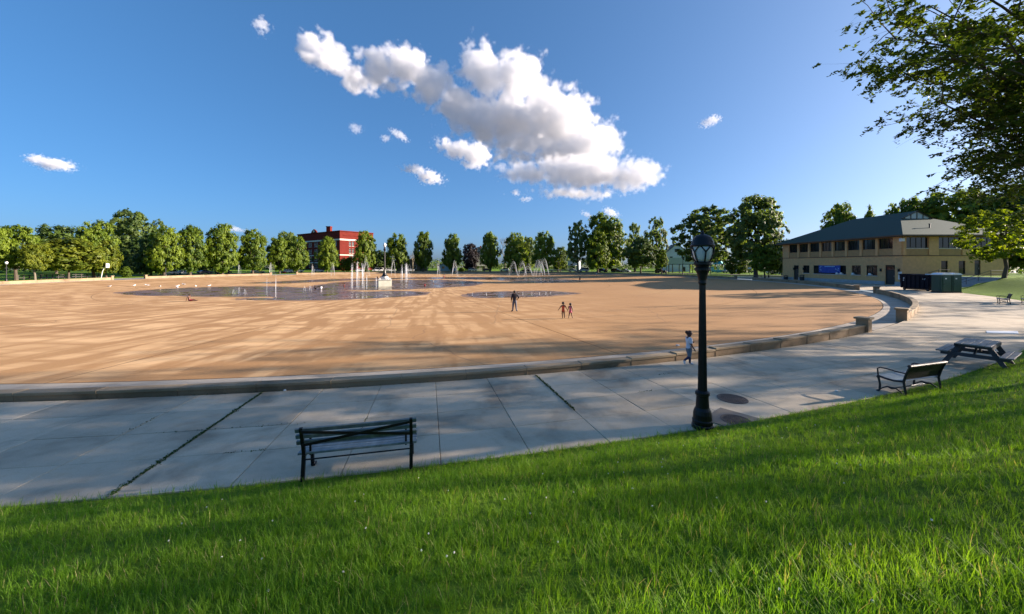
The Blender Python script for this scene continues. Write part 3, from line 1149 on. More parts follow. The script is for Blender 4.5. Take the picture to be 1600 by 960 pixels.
def house(name, label, loc, rot, wd, dp, ht, rh, wm, rm, wins=(), cat='house', porch=False, gable_front=True):
    """gable towards local -y; wins are (x, z, w, h) on the gable front"""
    t = thing(name, label, cat, loc, rot)
    mb = MB()
    x, y = wd / 2, dp / 2
    mb.prism([(-x, -.5), (x, -.5), (x, ht), (0, ht + rh), (-x, ht)], -y, y, 'y')
    mb.build('wall', M[wm], t)
    mb = MB()
    s = .45
    for sg in (-1, 1):
        ex_ = sg * (x + s)
        zE = ht - s * rh / x
        mb.prism([(ex_, zE + .02), (0, ht + rh + .02), (0, ht + rh + .25), (ex_, zE + .22)], -y - s, y + s, 'y')
    r_ = mb.build('roof', M[rm], t)
    mb = MB()
    mb.box((wd * .2, dp * .12, ht + rh + .3), (.7, .7, 1.6))
    mb.build('chimney', M['brick'], r_)
    for (wx, wz, ww, wh) in wins:
        mb = MB()
        mb.box((wx, -y - .03, wz + wh / 2), (ww + .24, .06, wh + .24))
        f = mb.build('window', M['offwhite'], t)
        mb = MB()
        mb.box((wx, -y - .07, wz + wh / 4), (ww, .03, wh / 2 - .05))
        mb.box((wx, -y - .07, wz + wh * 3 / 4), (ww, .03, wh / 2 - .05))
        mb.build('pane', M['glass'], f)
    mb = MB()
    mb.box((wd * .28, -y - .04, 1.05), (1.0, .08, 2.1))
    mb.build('door', M['frame'], t)
    if porch:
        mb = MB()
        mb.box((0, -y - 1.3, 2.7), (wd * .92, 2.6, .18))
        for q in (-.42, 0, .42):
            mb.box((wd * q, -y - 2.4, 1.3), (.16, .16, 2.6))
        mb.build('porch', M['offwhite'], t)
    return t


def at(px, d, z=None):
    x = (px - 800) / F * d
    return Vector((x, d, zground(x, d) if z is None else z))


house('house', 'grey green gabled house with small attic window between two lindens', at(746, 208), R_(14), 10, 12, 8.3, 4.6, 'greensiding', 'greyroof',
      [(0, 9.0, 1.2, 1.9), (-2.6, 5.2, 1.2, 1.8), (1.6, 5.2, 1.2, 1.8), (-2.6, 1.6, 1.3, 1.8)], porch=True)
house('house', 'blue grey house with a steep roof beside the pale airy tree', at(892, 205), R_(-20), 9, 11, 5.5, 4.6, 'bluesiding', 'greyroof', [(0, 6.2, 1.2, 1.6), (-2, 2, 1.2, 1.6), (1.5, 2, 1.2, 1.6)], porch=True)
house('house', 'white gabled house with dark roof behind the green shelter', at(1053, 178), R_(-12), 11, 13, 8.2, 4.6, 'siding', 'greyroof', [(0, 9.0, 1.9, 1.5), (-2.5, 5.2, 1.2, 1.7), (2.5, 5.2, 1.2, 1.7)])
house('house', 'low brown roofed bungalow behind the bare tree', at(646, 203), R_(10), 15, 9, 3.4, 3.3, 'trim', 'timber', [(-4, 1.2, 1.8, 1.4), (1, 1.2, 1.8, 1.4)])
house('garage', 'pale flat garage behind the fountain spray', at(700, 206), R_(0), 9, 7, 3.0, 1.6, 'bluesiding', 'greyroof', [(-2, 1.2, 1.4, 1.2)], cat='garage')

# green roofed picnic shelter and teal kiosk
p = at(1064, 148)
sh = thing('picnic_shelter', 'open timber picnic shelter with a green metal roof behind the lamp post', 'shelter', p, R_(-4))
mb = MB()
mb.prism([(-4.5, 3.5), (0, 6.0), (4.5, 3.5), (4.5, 3.7), (0, 6.25), (-4.5, 3.7)], -7, 7, 'x')
mb.build('roof', M['shelterroof'], sh)
for x in (-6, -2, 2, 6):
    for y in (-3.6, 3.6):
        mb = MB()
        mb.box((x, y, 1.9), (.25, .25, 3.9))
        mb.build('post', M['timber'], sh)
mb = MB()
mb.prism([(4.6, 3.0), (9.2, 3.0), (6.9, 5.6)], -5.6, -5.4, 'y')
for a, b in (((4.4, 2.9), (6.9, 5.8)), ((9.4, 2.9), (6.9, 5.8))):
    mb.bar((a[0], -5.7, a[1]), (b[0], -5.702, b[1]), .25, .3, up=(0, 1, 0))
mb.build('gable', M['timber'], sh)
for x in (4.8, 9.0):
    mb = MB()
    mb.box((x, -5.5, 1.5), (.25, .25, 3.0))
    mb.build('post', M['timber'], sh)
p = at(1122, 152)
ks = thing('kiosk', 'teal playground hut with pointed roof right of the lamp head', 'kiosk', p, R_(8))
mb = MB()
for x in (-1.6, 1.6):
    for y in (-1.6, 1.6):
        mb.box((x, y, 1.8), (.22, .22, 3.6))
mb.box((0, 0, .7), (3.0, 3.0, .9))
mb.build('frame', M['teal'], ks)
mb = MB()
mb.lathe([(2.6, 3.6), (.05, 6.6)], 4)
mb.build('roof', M['teal'], ks)
mb = MB()
mb.box((3.2, 0, 4.0), (3.2, .3, .2))
mb.box((-3.4, 0, 1.6), (2.8, .3, 1.6))
mb.build('panel', M['teal'], ks)


# ------------------------------------------------------------------ lamp post on the near walkway
lp = thing('lamp_post', 'tall black park lamp post with frosted globe lantern at the edge of the grass', 'lamp post', (4.09, 7.93, 0))
mb = MB()
mb.lathe([(.215, 0), (.215, .07), (.195, .09), (.205, .13), (.205, .17), (.19, .19), (.185, .30), (.165, .38), (.135, .44), (.13, .52), (.122, .66), (.125, .70), (.145, .71),
          (.145, .76), (.115, .79), (.098, .80)], 20)
mb.build('base', M['black'], lp, smooth=False)
mb = MB()
nf = 20
prof = [(.092, .80), (.086, 1.2), (.063, 3.05), (.066, 3.08)]
for r, z in prof:
    for q in range(nf * 2):
        a = math.pi * q / nf
        rr = r * (1.0 if q % 2 else .92)
        mb.v.append((rr * math.cos(a), rr * math.sin(a), z))
for k in range(len(prof) - 1):
    for q in range(nf * 2):
        i, j = k * nf * 2 + q, k * nf * 2 + (q + 1) % (nf * 2)
        mb.f.append((i, j, j + nf * 2, i + nf * 2))
        mb.m.append(0)
mb.build('pole', M['black'], lp)
mb = MB()
mb.lathe([(.066, 3.06), (.082, 3.10), (.078, 3.16), (.108, 3.30), (.135, 3.36), (.16, 3.38), (.16, 3.42), (.13, 3.44), (.14, 3.47), (.175, 3.50), (.175, 3.54), (.14, 3.56)], 20)
mb.build('capital', M['black'], lp)
mb = MB()
mb.lathe([(.12, 3.555), (.165, 3.64), (.195, 3.74), (.208, 3.84), (.20, 3.91)], 24)
lan = mb.build('lantern_glass', M['frost'], lp, smooth=True)
mb = MB()
mb.lathe([(.232, 3.885), (.238, 3.90), (.238, 3.925), (.222, 3.94), (.214, 3.99), (.185, 4.06), (.135, 4.115), (.07, 4.14), (.045, 4.145), (.04, 4.165), (.028, 4.17), (.032, 4.19), (.024, 4.205), (.006, 4.235)], 24)
mb.build('dome', M['black'], lp, smooth=True)
for i in range(6):
    a = R_(60 * i + 20)
    mb = MB()
    pr = [(.135, 3.545), (.18, 3.64), (.209, 3.73), (.217, 3.78)]
    mb.tube([(r * math.cos(a), r * math.sin(a), z) for r, z in pr], .016, 6)
    for sg in (-1, 1):
        mb.tube([(r * math.cos(a + sg * da), r * math.sin(a + sg * da), z) for r, z, da in ((.215, 3.76, 0), (.221, 3.80, .12), (.224, 3.85, .30), (.224, 3.90, .5))], .013, 6)
    mb.build('lantern_rib', M['black'], lan)


# ------------------------------------------------------------------ benches and picnic table
bench = thing('slat_bench', 'wooden slat bench seen from behind with crossed iron braces, at the grass edge', 'bench', (-2.56, 6.20, 0), R_(13))
HL = 0.84
for s in (-1, 1):
    x = s * HL
    mb = MB()
    mb.bar((x, -.10, 0), (x, -.02, .43), .055, .05, up=(0, 1, 0))
    mb.bar((x, -.02, .43), (x, -.175, .91), .05, .04, up=(0, 1, 0))
    mb.build('rear_leg', M['black'], bench)
    mb = MB()
    mb.bar((x, .46, 0), (x, .40, .40), .05, .05, up=(0, 1, 0))
    mb.bar((x - s * .02, .52, .02), (x - s * .02, .40, .02), .06, .03)
    mb.build('front_leg', M['black'], bench)
    mb = MB()
    mb.bar((x, -.06, .395), (x, .48, .405), .05, .04)
    mb.bar((x - s * .09, .0, .395), (x - s * .09, .0, .78), .03, .03)
    mb.build('side_rail', M['black'], bench)
for i in range(3):
    mb = MB()
    z = .645 + .113 * i
    mb.box((0, 0, 0), (1.86, .034, .075))
    o = mb.build('back_slat', M['slat'], bench, (0, -.055 - (z - .55) * .33, z), bevel=.005)
    o.rotation_euler.x = R_(18)
for i in range(5):
    mb = MB()
    mb.box((0, 0, 0), (1.86, .085, .036))
    mb.build('seat_slat', M['slat'], bench, (0, .0 + .103 * i, .438 - .012 * math.sin(math.pi * i / 4)), bevel=.005)
for a, b, yy in (((-HL + .02, .88), (HL - .02, .66), -.195), ((-HL + .02, .64), (HL - .02, .89), -.21)):
    mb = MB()
    fy = lambda z: yy + .0 - (z - .7) * .33
    mb.bar((a[0], fy(a[1]), a[1]), (b[0], fy(b[1]), b[1]), .012, .042)
    mb.build('cross_brace', M['black'], bench)
mb = MB()
mb.tube([(-HL, -.05, .345), (HL, -.05, .345)], .012, 6)
mb.build('tie_rod', M['black'], bench)

mbench = thing('metal_bench', 'black metal bench with curved armrests on the walkway near the picnic table', 'bench', (11.0, 9.92, 0), R_(17))
L2 = 0.74
for s in (-1, 1):
    x = s * L2
    mb = MB()
    mb.tube([(x, -.06, 0), (x, -.03, .2), (x, .0, .42), (x, -.05, .62), (x, -.13, .84)], [.028, .026, .03, .028, .026], 8)
    mb.build('rear_leg', M['iron'], mbench)
    mb = MB()
    mb.tube([(x, .56, 0), (x, .51, .05), (x, .50, .2), (x, .53, .36), (x, .55, .42)], [.034, .026, .025, .028, .036], 8)
    mb.build('front_leg', M['iron'], mbench)
    mb = MB()
    mb.tube([(x, .0, .42), (x, .2, .385), (x, .4, .40), (x, .55, .43)], .028, 8)
    mb.build('side_rail', M['iron'], mbench)
    mb = MB()
    mb.tube([(x, -.07, .64), (x, .15, .645), (x, .36, .67), (x, .50, .665), (x, .555, .62), (x, .55, .55), (x, .54, .44)], .018, 8)
    mb.build('armrest', M['iron'], mbench)
    mb = MB()
    mb.tube([(x, -.03, .06), (x, .06, .13), (x, .16, .19), (x, .25, .17), (x, .34, .19), (x, .43, .13), (x, .51, .06)], [.014, .016, .02, .034, .02, .016, .014], 8)
    mb.build('scroll_brace', M['iron'], mbench)
mb = MB()
mb.tube([(-L2, .23, .17), (L2, .23, .17)], .014, 6)
mb.build('stretcher', M['iron'], mbench)
mb = MB()
for i in range(35):
    x = -L2 + .04 + (2 * L2 - .08) * i / 34
    pts = [(x, .02, .455), (x, -.03, .60), (x, -.12, .82)]
    for a, b in zip(pts, pts[1:]):
        mb.bar(a, b, .036, .008, up=(0, 1, 0))
mb.build('back_straps', M['iron'], mbench)
mb = MB()
for i in range(35):
    x = -L2 + .04 + (2 * L2 - .08) * i / 34
    pts = [(x, .0, .43), (x, .2, .40), (x, .42, .42), (x, .56, .44), (x, .585, .40)]
    for a, b in zip(pts, pts[1:]):
        mb.bar(a, b, .04, .008)
mb.build('seat_straps', M['slat'], mbench)  # seat coloured paler than the iron back: painted-in sky reflection
mb = MB()
mb.tube([(-L2 - .03, -.13, .85), (L2 + .03, -.13, .85)], .042, 10)
mb.build('top_roll', M['iron'], mbench, smooth=False)
for (x, y, rz, lb) in ((44.2, 32.9, 42, 'black metal bench at the kerb of the sunlit right lawn, left of its twin'), (46.0, 32.6, 42, 'black metal bench cut by the right edge of the photo, beside the sunlit lawn')):
    c = copy_tree(mbench)
    c.location = (x, y, 0.01)
    c.rotation_euler.z = R_(rz)
    c['label'] = lb

tb = thing('picnic_table', 'weathered wooden picnic table with two attached seats on the walkway', 'picnic table', (16.4, 13.0, 0), R_(31))
for i in range(5):
    mb = MB()
    mb.box((0, 0, 0), (1.76, .148, .042))
    mb.build('top_plank', M['table'], tb, (0, -.312 + .156 * i, .75), bevel=.006)
for s in (-1, 1):
    for j in (0, 1):
        mb = MB()
        mb.box((0, 0, 0), (1.76, .14, .042))
        mb.build('seat_plank', M['table'], tb, (0, s * (.62 + .15 * j), .44), bevel=.006)
for x in (-.62, .62):
    for s in (-1, 1):
        mb = MB()
        mb.bar((x + .03, s * .30, .72), (x + .03, s * .68, 0), .05, .13, up=(0, 1, .5))
        mb.build('leg', M['tableframe'], tb)
    mb = MB()
    mb.box((x - .03, 0, .36), (.05, 1.52, .12))
    mb.build('seat_beam', M['tableframe'], tb)
    mb = MB()
    mb.box((x - .032, 0, .68), (.05, .72, .09))
    mb.build('top_beam', M['tableframe'], tb)
    mb = MB()
    mb.bar((x - .03, 0, .36), (x * .1, .0, .70), .05, .08)
    mb.build('brace', M['tableframe'], tb)
for s in (-1, 1):
    mb = MB()
    mb.box((0, s * .40, .70), (1.74, .03, .10))
    mb.build('apron', M['tableframe'], tb)

# manholes
for (x, y, r, lb, pad) in ((5.74, 9.62, .36, 'round rusty manhole cover set in the walkway slabs right of the lamp post', 0), (5.02, 8.28, .31, 'dark round manhole cover in a brown square pad at the grass edge', 1)):
    t = thing('manhole_cover', lb, 'manhole cover', (x, y, 0), R_(20), 'manhole covers in the walkway')
    if pad:
        m_ = MB()
        m_.box((0, 0, -.012), (1.05, 1.05, .05))
        m_.build('pad', M['pad'], t, rotz=R_(20), bevel=.01)
    zz = .013 if pad else .005
    mb = MB()
    mb.lathe([(r, -.02), (r, .006), (r - .035, .008), (r - .04, .001), (r - .05, .001), (0.01, .003)], 28, (0, 0, zz))
    mb.build('lid', M['rust'], t)
    mb = MB()
    for i in range(-4, 5):
        for j in range(-4, 5):
            if math.hypot(i, j) < 4.3:
                mb.box((i * r / 5.6, j * r / 5.6, zz + .005), (r / 9, r / 9, .006))
    mb.build('tread', M['rust'], t)
# white painted patch on the path
c0, c1, c2, c3 = G(1541, 517.5), G(1590, 518), G(1592, 522), G(1542, 521)
mb = MB()
mb.add([(q.x, q.y, z) for z in (-.02, .018) for q in (c0, c1, c2, c3)], [(0, 1, 2, 3), (4, 5, 6, 7), (0, 1, 5, 4), (1, 2, 6, 5), (2, 3, 7, 6), (3, 0, 4, 7)])
o = mb.build('light_paving_patch', M['toiletroof'])
tag(o, 'pale rectangular patch let into the walkway behind the picnic table', 'paving patch')

# roll-off container, portable toilets, bins
dp = thing('waste_container', 'large dark steel waste container with sloping ends beside the green toilets', 'waste container', (54.95, 49.3, 0.01), R_(-90))
dp.scale = (.82, .95, .92)
mb = MB()
mb.prism([(-2.35, .35), (1.9, .35), (2.35, 2.2), (-2.55, 2.35)], -1.1, 1.1, 'y')
mb.build('hull', M['dump'], dp)
mb = MB()
for s in (-1, 1):
    mb.bar((-2.62, s * 1.12, 2.33), (2.42, s * 1.12, 2.2), .14, .14)
mb.bar((-2.56, -1.1, 2.33), (-2.56, 1.1, 2.33), .14, .138)
mb.bar((2.38, -1.1, 2.2), (2.38, 1.1, 2.2), .14, .138)
mb.build('top_rail', M['dump'], dp)
for i in range(7):
    x = -2.1 + .66 * i
    mb = MB()
    mb.box((x, -1.14, 1.25), (.09, .09, 1.85))
    mb.build('rib', M['dump'], dp)
mb = MB()
for y in (-.75, .75):
    mb.box((-.2, y, .24), (4.2, .14, .24))
mb.build('skid', M['iron'], dp)
for x in (-1.9, 1.6):
    for y in (-.95, .95):
        m_ = MB()
        m_.lathe([(.17, -.08), (.17, .08)], 12)
        o = m_.build('wheel', M['iron'], dp, (x, y, .17))
        o.rotation_euler.x = R_(90)
mb = MB()
mb.prism([(-2.0, 1.75), (-1.72, 1.9), (-1.75, 1.62)], -1.13, -1.12, 'y')
mb.prism([(-2.02, 1.42), (-1.80, 1.55), (-1.76, 1.36)], -1.13, -1.12, 'y')
mb.prism([(.95, 1.75), (1.45, 1.8), (1.2, 1.5)], -1.13, -1.12, 'y')
mb.build('sticker', M['bluesiding'], dp)
mb = MB()
mb.box((0, -.2, 2.16), (.6, .9, .12), rot=Matrix.Rotation(.2, 3, 'Y'))
tag(mb.build('cardboard_sheet', M['white'], None, (54.6, 48.3, 0)), 'white sheet lying on the rim of the dark waste container', 'sheet')
for i, (x, lb) in enumerate(((53.35, 'left dark green portable toilet with white roof, next to the container'), (54.62, 'right dark green portable toilet with white roof, next to the lawn'))):
    t = thing('portable_toilet', lb, 'portable toilet', (x, 45.9, 0.01), 0, 'portable toilets by the lawn')
    mb = MB()
    mb.box((0, 0, 1.16), (1.2, 1.15, 2.1))
    mb.build('cabin', M['toilet'], t, bevel=.03)
    mb = MB()
    mb.box((0, 0, .06), (1.25, 1.25, .12))
    mb.build('skid', M['iron'], t)
    mb = MB()
    n = 8
    poly = [(-.63, 2.2)] + [(-.63 + 1.26 * k / n, 2.25 + .2 * math.sin(math.pi * k / n) ** .6 if 0 < k < n else 2.25) for k in range(n + 1)] + [(.63, 2.2)]
    mb.prism(poly, -.63, .63, 'y')
    mb.build('roof', M['toiletroof'], t)
    mb = MB()
    mb.box((0, -.6, 1.12), (.95, .06, 1.95))
    d_ = mb.build('door', M['toilet'], t, bevel=.02)
    mb = MB()
    mb.box((-.36, -.64, 1.1), (.06, .03, .14))
    mb.build('handle', M['iron'], d_)
    mb = MB()
    mb.box((-.15, -.635, 1.75), (.2, .012, .14))
    mb.box((-.61, 0.1, 1.8), (.012, .2, .14)) if i == 0 else None
    mb.build('sign', M['white'], t)
    mb = MB()
    mb.box((-.61 if i == 0 else .61, 0, 1.1), (.04, .8, 1.7))
    mb.build('side_panel', M['toilet'], t)
for (px, py, d, lb, hh) in ((1239, 433, 85.5, 'small dark bin at the far left corner of the tan building', .9), (1253, 434, 80.5, 'dark lidded litter bin by the wall in front of the tan building', 1.15)):
    q = Vector(((px - 800) / F * d, d, 0.01))
    q.x = min(q.x, 63.4)
    t = thing('litter_bin', lb, 'litter bin', q, 0, 'bins by the tan building')
    mb = MB()
    mb.lathe([(.36, 0), (.42, .1), (.45, hh * .7), (.45, hh * .75)], 12)
    mb.build('body', M['iron'], t)
    mb = MB()
    mb.lathe([(.5, hh * .92), (.46, hh), (.1, hh + .12)], 12)
    for q_ in range(4):
        a = q_ * math.pi / 2
        mb.tube([(.42 * math.cos(a), .42 * math.sin(a), hh * .7), (.42 * math.cos(a), .42 * math.sin(a), hh * .95)], .03, 5)
    mb.build('lid', M['iron'], t)


# ------------------------------------------------------------------ trees
def profile(kind, z):
    if kind == 'linden':
        return (min(1, (z / .16) ** .6) if z < .16 else 1 - .10 * (z - .16)) * (1 if z < .55 else max(0, 1 - ((z - .55) / .47) ** 2.1) ** .62)
    if kind == 'round':
        return max(0, 1 - ((z - .45) / .56) ** 2) ** .5
    if kind == 'spread':
        return min(1, (z / .22) ** .5) * max(0, 1 - (max(0, z - .25) / .76) ** 2) ** .5
    if kind == 'cone':
        return max(0.03, (1 - z) ** .8) * min(1, (z / .1))
    return 1 - abs(z - .5)


CROWNS = {}


def crown_mesh(kind, var, mt, n_cl=270, per=62, leaf=.029, airy=False):
    """unit crown: z from 0 to 1, greatest radius 0.5; leaf clumps through the volume with gaps between them"""
    key = (kind, var, mt, n_cl)
    if key in CROWNS:
        return CROWNS[key]
    rs = np.random.RandomState(hash((kind, var)) % 99991 if False else (sum(map(ord, kind)) * 31 + var * 977) % 99991)
    P, N, S, V = [], [], [], []
    lob = rs.uniform(0, 6.28, 6)
    amp = rs.uniform(.04, .13, 3)
    k = 0
    tries = 0
    while k < n_cl and tries < 8000:
        tries += 1
        z = rs.uniform(0.02, .97)
        pr = profile(kind, z)
        if rs.uniform() > pr ** 1.5 + .1:
            continue
        a = rs.uniform(0, 6.28)
        out = 1 + amp[0] * math.sin(2 * a + lob[0] + 3 * z) + amp[1] * math.sin(3 * a + lob[1] - 7 * z) + amp[2] * math.sin(9 * z + lob[2])
        rr = (rs.uniform() ** (.42 if not airy else .5)) * .5 * pr * out
        c = np.array([rr * math.cos(a), rr * math.sin(a), z + rs.uniform(-.03, .03)])
        cr = rs.uniform(.042, .10) * (0.8 if airy else 1)
        m = int(per * rs.uniform(.5, 1.4) * (cr / .07) ** 1.5)
        g = rs.normal(size=(m, 3))
        g /= np.linalg.norm(g, axis=1)[:, None]
        g *= np.abs(rs.normal(.62, .34, (m, 1)))
        an = rs.uniform(.65, 1.35, 3) * np.array([1, 1, .75])
        pts = c + g * cr * an
        ax = np.array([0, 0, .35])
        nn = g * .9 + (pts - ax) / np.maximum(.08, np.linalg.norm(pts - ax, axis=1))[:, None] * .9 + rs.normal(size=(m, 3)) * .42 + np.array([0, 0, .35])
        P.append(pts)
        N.append(nn)
        S.append(rs.uniform(.6, 1.25, m) * leaf)
        V.append(np.clip(rs.uniform(.1, .9) + rs.normal(size=m) * .18, 0, 1))
        k += 1
    me = leaves_mesh('crown_' + kind, np.vstack(P), np.vstack(N), np.concatenate(S), M[mt], rs, np.concatenate(V))
    CROWNS[key] = me
    return me


TRUNKS = {}


def trunk_mesh(var, mt, base=.2, ht=.75):
    """unit trunk with limbs reaching into a unit crown; z 0 is the ground, 1 the tree top"""
    key = (var, mt, base)
    if key in TRUNKS:
        return TRUNKS[key]
    rs = random.Random(var * 13 + 5)
    mb = MB()
    pts = [Vector((0, 0, -.02)), Vector((0, 0, .02))]
    for k in range(1, 6):
        pts.append(Vector((rs.uniform(-.015, .015) * k, rs.uniform(-.015, .015) * k, ht * k / 5)))
    mb.tube(pts, [.034, .024, .020, .017, .013, .009, .004], 8)
    for k in range(9):
        z = base + (ht - base) * k / 9
        a = rs.uniform(0, 6.28) + k * 2.4
        L = rs.uniform(.16, .30) * (1.1 - z)
        d = Vector((math.cos(a), math.sin(a), rs.uniform(.5, 1.1))).normalized()
        p0 = Vector((0, 0, z))
        p1 = p0 + d * L * .5 + Vector((0, 0, .01))
        p2 = p0 + d * L + Vector((0, 0, .05))
        mb.tube([p0, p1, p2], [.010, .007, .002], 5)
        for s in (-1, 1):
            mb.tube([p1, p1 + Vector((d.x + s * .5 * d.y, d.y - s * .5 * d.x, .5)).normalized() * L * .45], [.005, .0015], 4)
    TRUNKS[key] = mb.mesh('trunk', M[mt])
    return TRUNKS[key]


def tree(name, label, loc, ht, wd, kind='linden', mt='leaf', var=0, base=.14, trunk='bark', group=None, n_cl=270, per=62, leaf=.029, airy=False, depth=None):
    t = thing(name, label, 'tree', loc, 0, group)
    rz = (var * 2.399 + loc[0]) % 6.28
    tk = link('trunk', trunk_mesh(var % 4, trunk, base), t)
    tk.scale = (ht, ht, ht)
    tk.rotation_euler.z = rz
    cr = link('crown', crown_mesh(kind, var % 5, mt, n_cl, per, leaf, airy), t, (0, 0, base * ht))
    cr.scale = (wd, depth or wd, ht * (1 - base))
    cr.rotation_euler.z = rz
    return t


def tree_px(name, label, px, top, wpx, r=None, d=None, **kw):
    p = ring(px, r) if r else at(px, d)
    ht = zpx(top, p.y) - p.z
    wd = wpx / F * p.y * .97
    return tree(name, label, p, ht, wd, **kw)


GL = 'rounded lindens in a row round the basin'
for i, (px, top, wpx, lb) in enumerate((
        (257, 357, 46, 'broad linden of the row with a dark left side, right of the tall airy tree'),
        (297, 352, 42, 'tall even linden of the row, second right of the tall airy tree'),
        (347, 351, 48, 'fullest linden of the left row, above the dark parked van'),
        (395, 360, 40, 'linden of the row standing before the two white parked cars'),
        (437, 371, 34, 'smaller linden of the row left of the two white cars'),
        (464, 371, 32, 'linden hiding the left end of the red brick school'),
        (511, 370, 30, 'linden standing against the dark face of the red brick school'),
        (571, 362, 33, 'linden at the right end of the red brick school'),
        (621, 366, 35, 'linden just right of the fountain light pole'),
        (661, 361, 28, 'slender linden right of the small bare tree'),
        (706, 367, 30, 'slender linden in front of the bare tree top, left of the copper tree'),
        (766, 363, 30, 'linden right of the grey green gabled house'),
        (805, 365, 36, 'broad linden behind the arching far jets, with a bare tree at its back'),
        (850, 363, 38, 'dark linden behind the white pickup truck'))):
    tree_px('linden_tree', lb, px, top - 1, wpx, r=89, var=i, group=GL, base=.09)
for px, top, wpx, r, kind, mt, lb, kw in (
        (25, 350, 56, 92, 'round', 'leaf', 'big round tree at the left edge behind the park lamp', dict(base=.2)),
        (-14, 352, 50, 90, 'round', 'leaf', 'tree cut by the left edge of the photo', dict(base=.2)),
        (55, 379, 36, 84, 'round', 'leaf2', 'small bright tree with a pale trunk near the left edge', dict(base=.28, trunk='palebark')),
        (88, 352, 68, 140, 'spread', 'leaf4', 'dark dome shaped tree far behind the spreading yellow green tree', dict(base=.1)),
        (107, 371, 82, 88, 'spread', 'leaf2', 'wide spreading yellow green tree beside the rail fence', dict(base=.2)),
        (147, 345, 52, 93, 'round', 'leaf', 'tall green tree behind the basketball hoop', dict(base=.12)),
        (166, 376, 34, 90, 'round', 'leaf2', 'low rounded olive tree right of the basketball hoop', dict(base=.12)),
        (196, 388, 30, 118, 'cone', 'leaf4', 'dark conical evergreen between the olive tree and the tall airy tree', dict(base=.04)),
        (219, 372, 46, 125, 'round', 'leaf4', 'dark bushy tree at the foot of the tall airy tree', dict(base=.05)),
        (236, 366, 40, 100, 'round', 'leaf4', 'dark tree pressed against the broad left linden', dict(base=.05)),
        (204, 328, 64, 150, 'round', 'leaf3', 'tall airy grey green tree standing above the left row', dict(base=.2, airy=True, n_cl=290)),
        (248, 341, 30, 160, 'round', 'leaf3', 'thin airy treetop right of the tall airy tree', dict(base=.2, airy=True, n_cl=160)),
        (448, 362, 44, 120, 'round', 'leaf3', 'grey green tree behind the lindens left of the school', dict(base=.1)),
        (322, 385, 24, 118, 'round', 'leaf4', 'low dark tree filling the gap left of the fullest linden', dict(base=.05)),
        (542, 402, 30, 98, 'round', 'leaf7', 'small yellowing tree at the foot of the school corner', dict(base=.08)),
        (597, 392, 34, 108, 'round', 'leaf4', 'low dark tree behind the fountain light pole', dict(base=.05)),
        (735, 379, 27, 112, 'round', 'leaf5', 'dark copper leaved tree left of the grey green house', dict(base=.03)),
        (826, 370, 26, 112, 'round', 'leaf3', 'thin grey green tree between two dark lindens', dict(base=.08)),
        (876, 386, 26, 104, 'round', 'leaf3', 'small grey tree right of the dark linden, near a pale young tree', dict(base=.08)),
        (903, 343, 40, 92, 'round', 'leaf3', 'pale airy tree left of the biggest far tree', dict(base=.16, airy=True, n_cl=190, trunk='palebark')),
        (947, 335, 66, 100, 'round', 'leaf', 'biggest rounded tree across the basin, left of the lamp post', dict(base=.08)),
        (934, 362, 40, 90, 'round', 'leaf', 'lower tree in front of the biggest far tree', dict(base=.1)),
        (992, 347, 28, 112, 'round', 'leaf3', 'slim airy treetop rising behind the low dark tree', dict(base=.1, airy=True, n_cl=160)),
        (1001, 371, 50, 90, 'spread', 'leaf4', 'low dark spreading tree before the airy lime tree', dict(base=.16)),
        (1026, 338, 36, 100, 'round', 'leaf3', 'airy lime green tree left of the white gabled house', dict(base=.1, airy=True, n_cl=190)),
        (1034, 390, 20, 90, 'round', 'leaf', 'small round tree at the left end of the green shelter', dict(base=.25)),
        (1104, 323, 92, 94, 'round', 'leaf3', 'wide tree filling the sky behind the lantern of the lamp post', dict(base=.2, n_cl=300, airy=True)),
        (1181, 304, 84, 86, 'round', 'leaf3', 'tallest loose tree between the lamp post and the tan building', dict(base=.2, n_cl=320, airy=True)),
        (1195, 385, 40, 84, 'round', 'leaf', 'small tree under the tallest loose tree beside the utility pole', dict(base=.2)),
        (1222, 376, 44, 112, 'round', 'leaf4', 'dark tree behind the utility pole at the left end of the tan building', dict(base=.04)),
        (1153, 392, 40, 112, 'round', 'leaf4', 'dark low tree behind the far cars right of the teal hut', dict(base=.04))):
    tree_px('shade_tree', lb, px, top, wpx, r=r, kind=kind, mt=mt, var=int(px) % 5, **kw)
for px, top, wpx, d, kind, mt, lb, kw in (
        (1313, 318, 44, 105, 'round', 'leaf', 'round treetop above the left half of the tan building roof', dict(base=.3)),
        (1358, 319, 34, 112, 'cone', 'leaf', 'small pointed treetop behind the middle of the roof', dict(base=.3)),
        (1402, 314, 40, 108, 'round', 'leaf', 'low treetop behind the ridge of the roof', dict(base=.3)),
        (1442, 308, 56, 104, 'round', 'leaf', 'bright treetop behind the gable of the roof', dict(base=.3)),
        (1493, 296, 104, 100, 'round', 'leaf', 'broad green tree behind the right end of the tan building', dict(base=.2)),
        (1556, 312, 80, 101, 'round', 'leaf4', 'dark tree behind the yellow green tree at the right edge', dict(base=.1)),
        (1606, 286, 130, 98, 'round', 'leaf4', 'tall dark tree cut by the right edge behind the yellow green tree', dict(base=.12, n_cl=290))):
    tree_px('shade_tree', lb, px, top, wpx, d=d, kind=kind, mt=mt, var=int(px) % 5, **kw)
p = Vector((66.0, 49.5, zland(66.0, 49.5)))
tree('young_tree', 'small yellow green tree on the sunlit lawn right of the toilets', p, zpx(322, 49.5) - p.z, 8.6, kind='round', mt='leaf7', var=2, base=.24, n_cl=230, per=42, leaf=.026, airy=True)
tree_px('young_tree', 'spindly pale young tree beside the white pickup truck', 873, 404, 16, r=96, kind='round', mt='leaf7', var=1, base=.3, n_cl=30, airy=True, trunk='palebark')
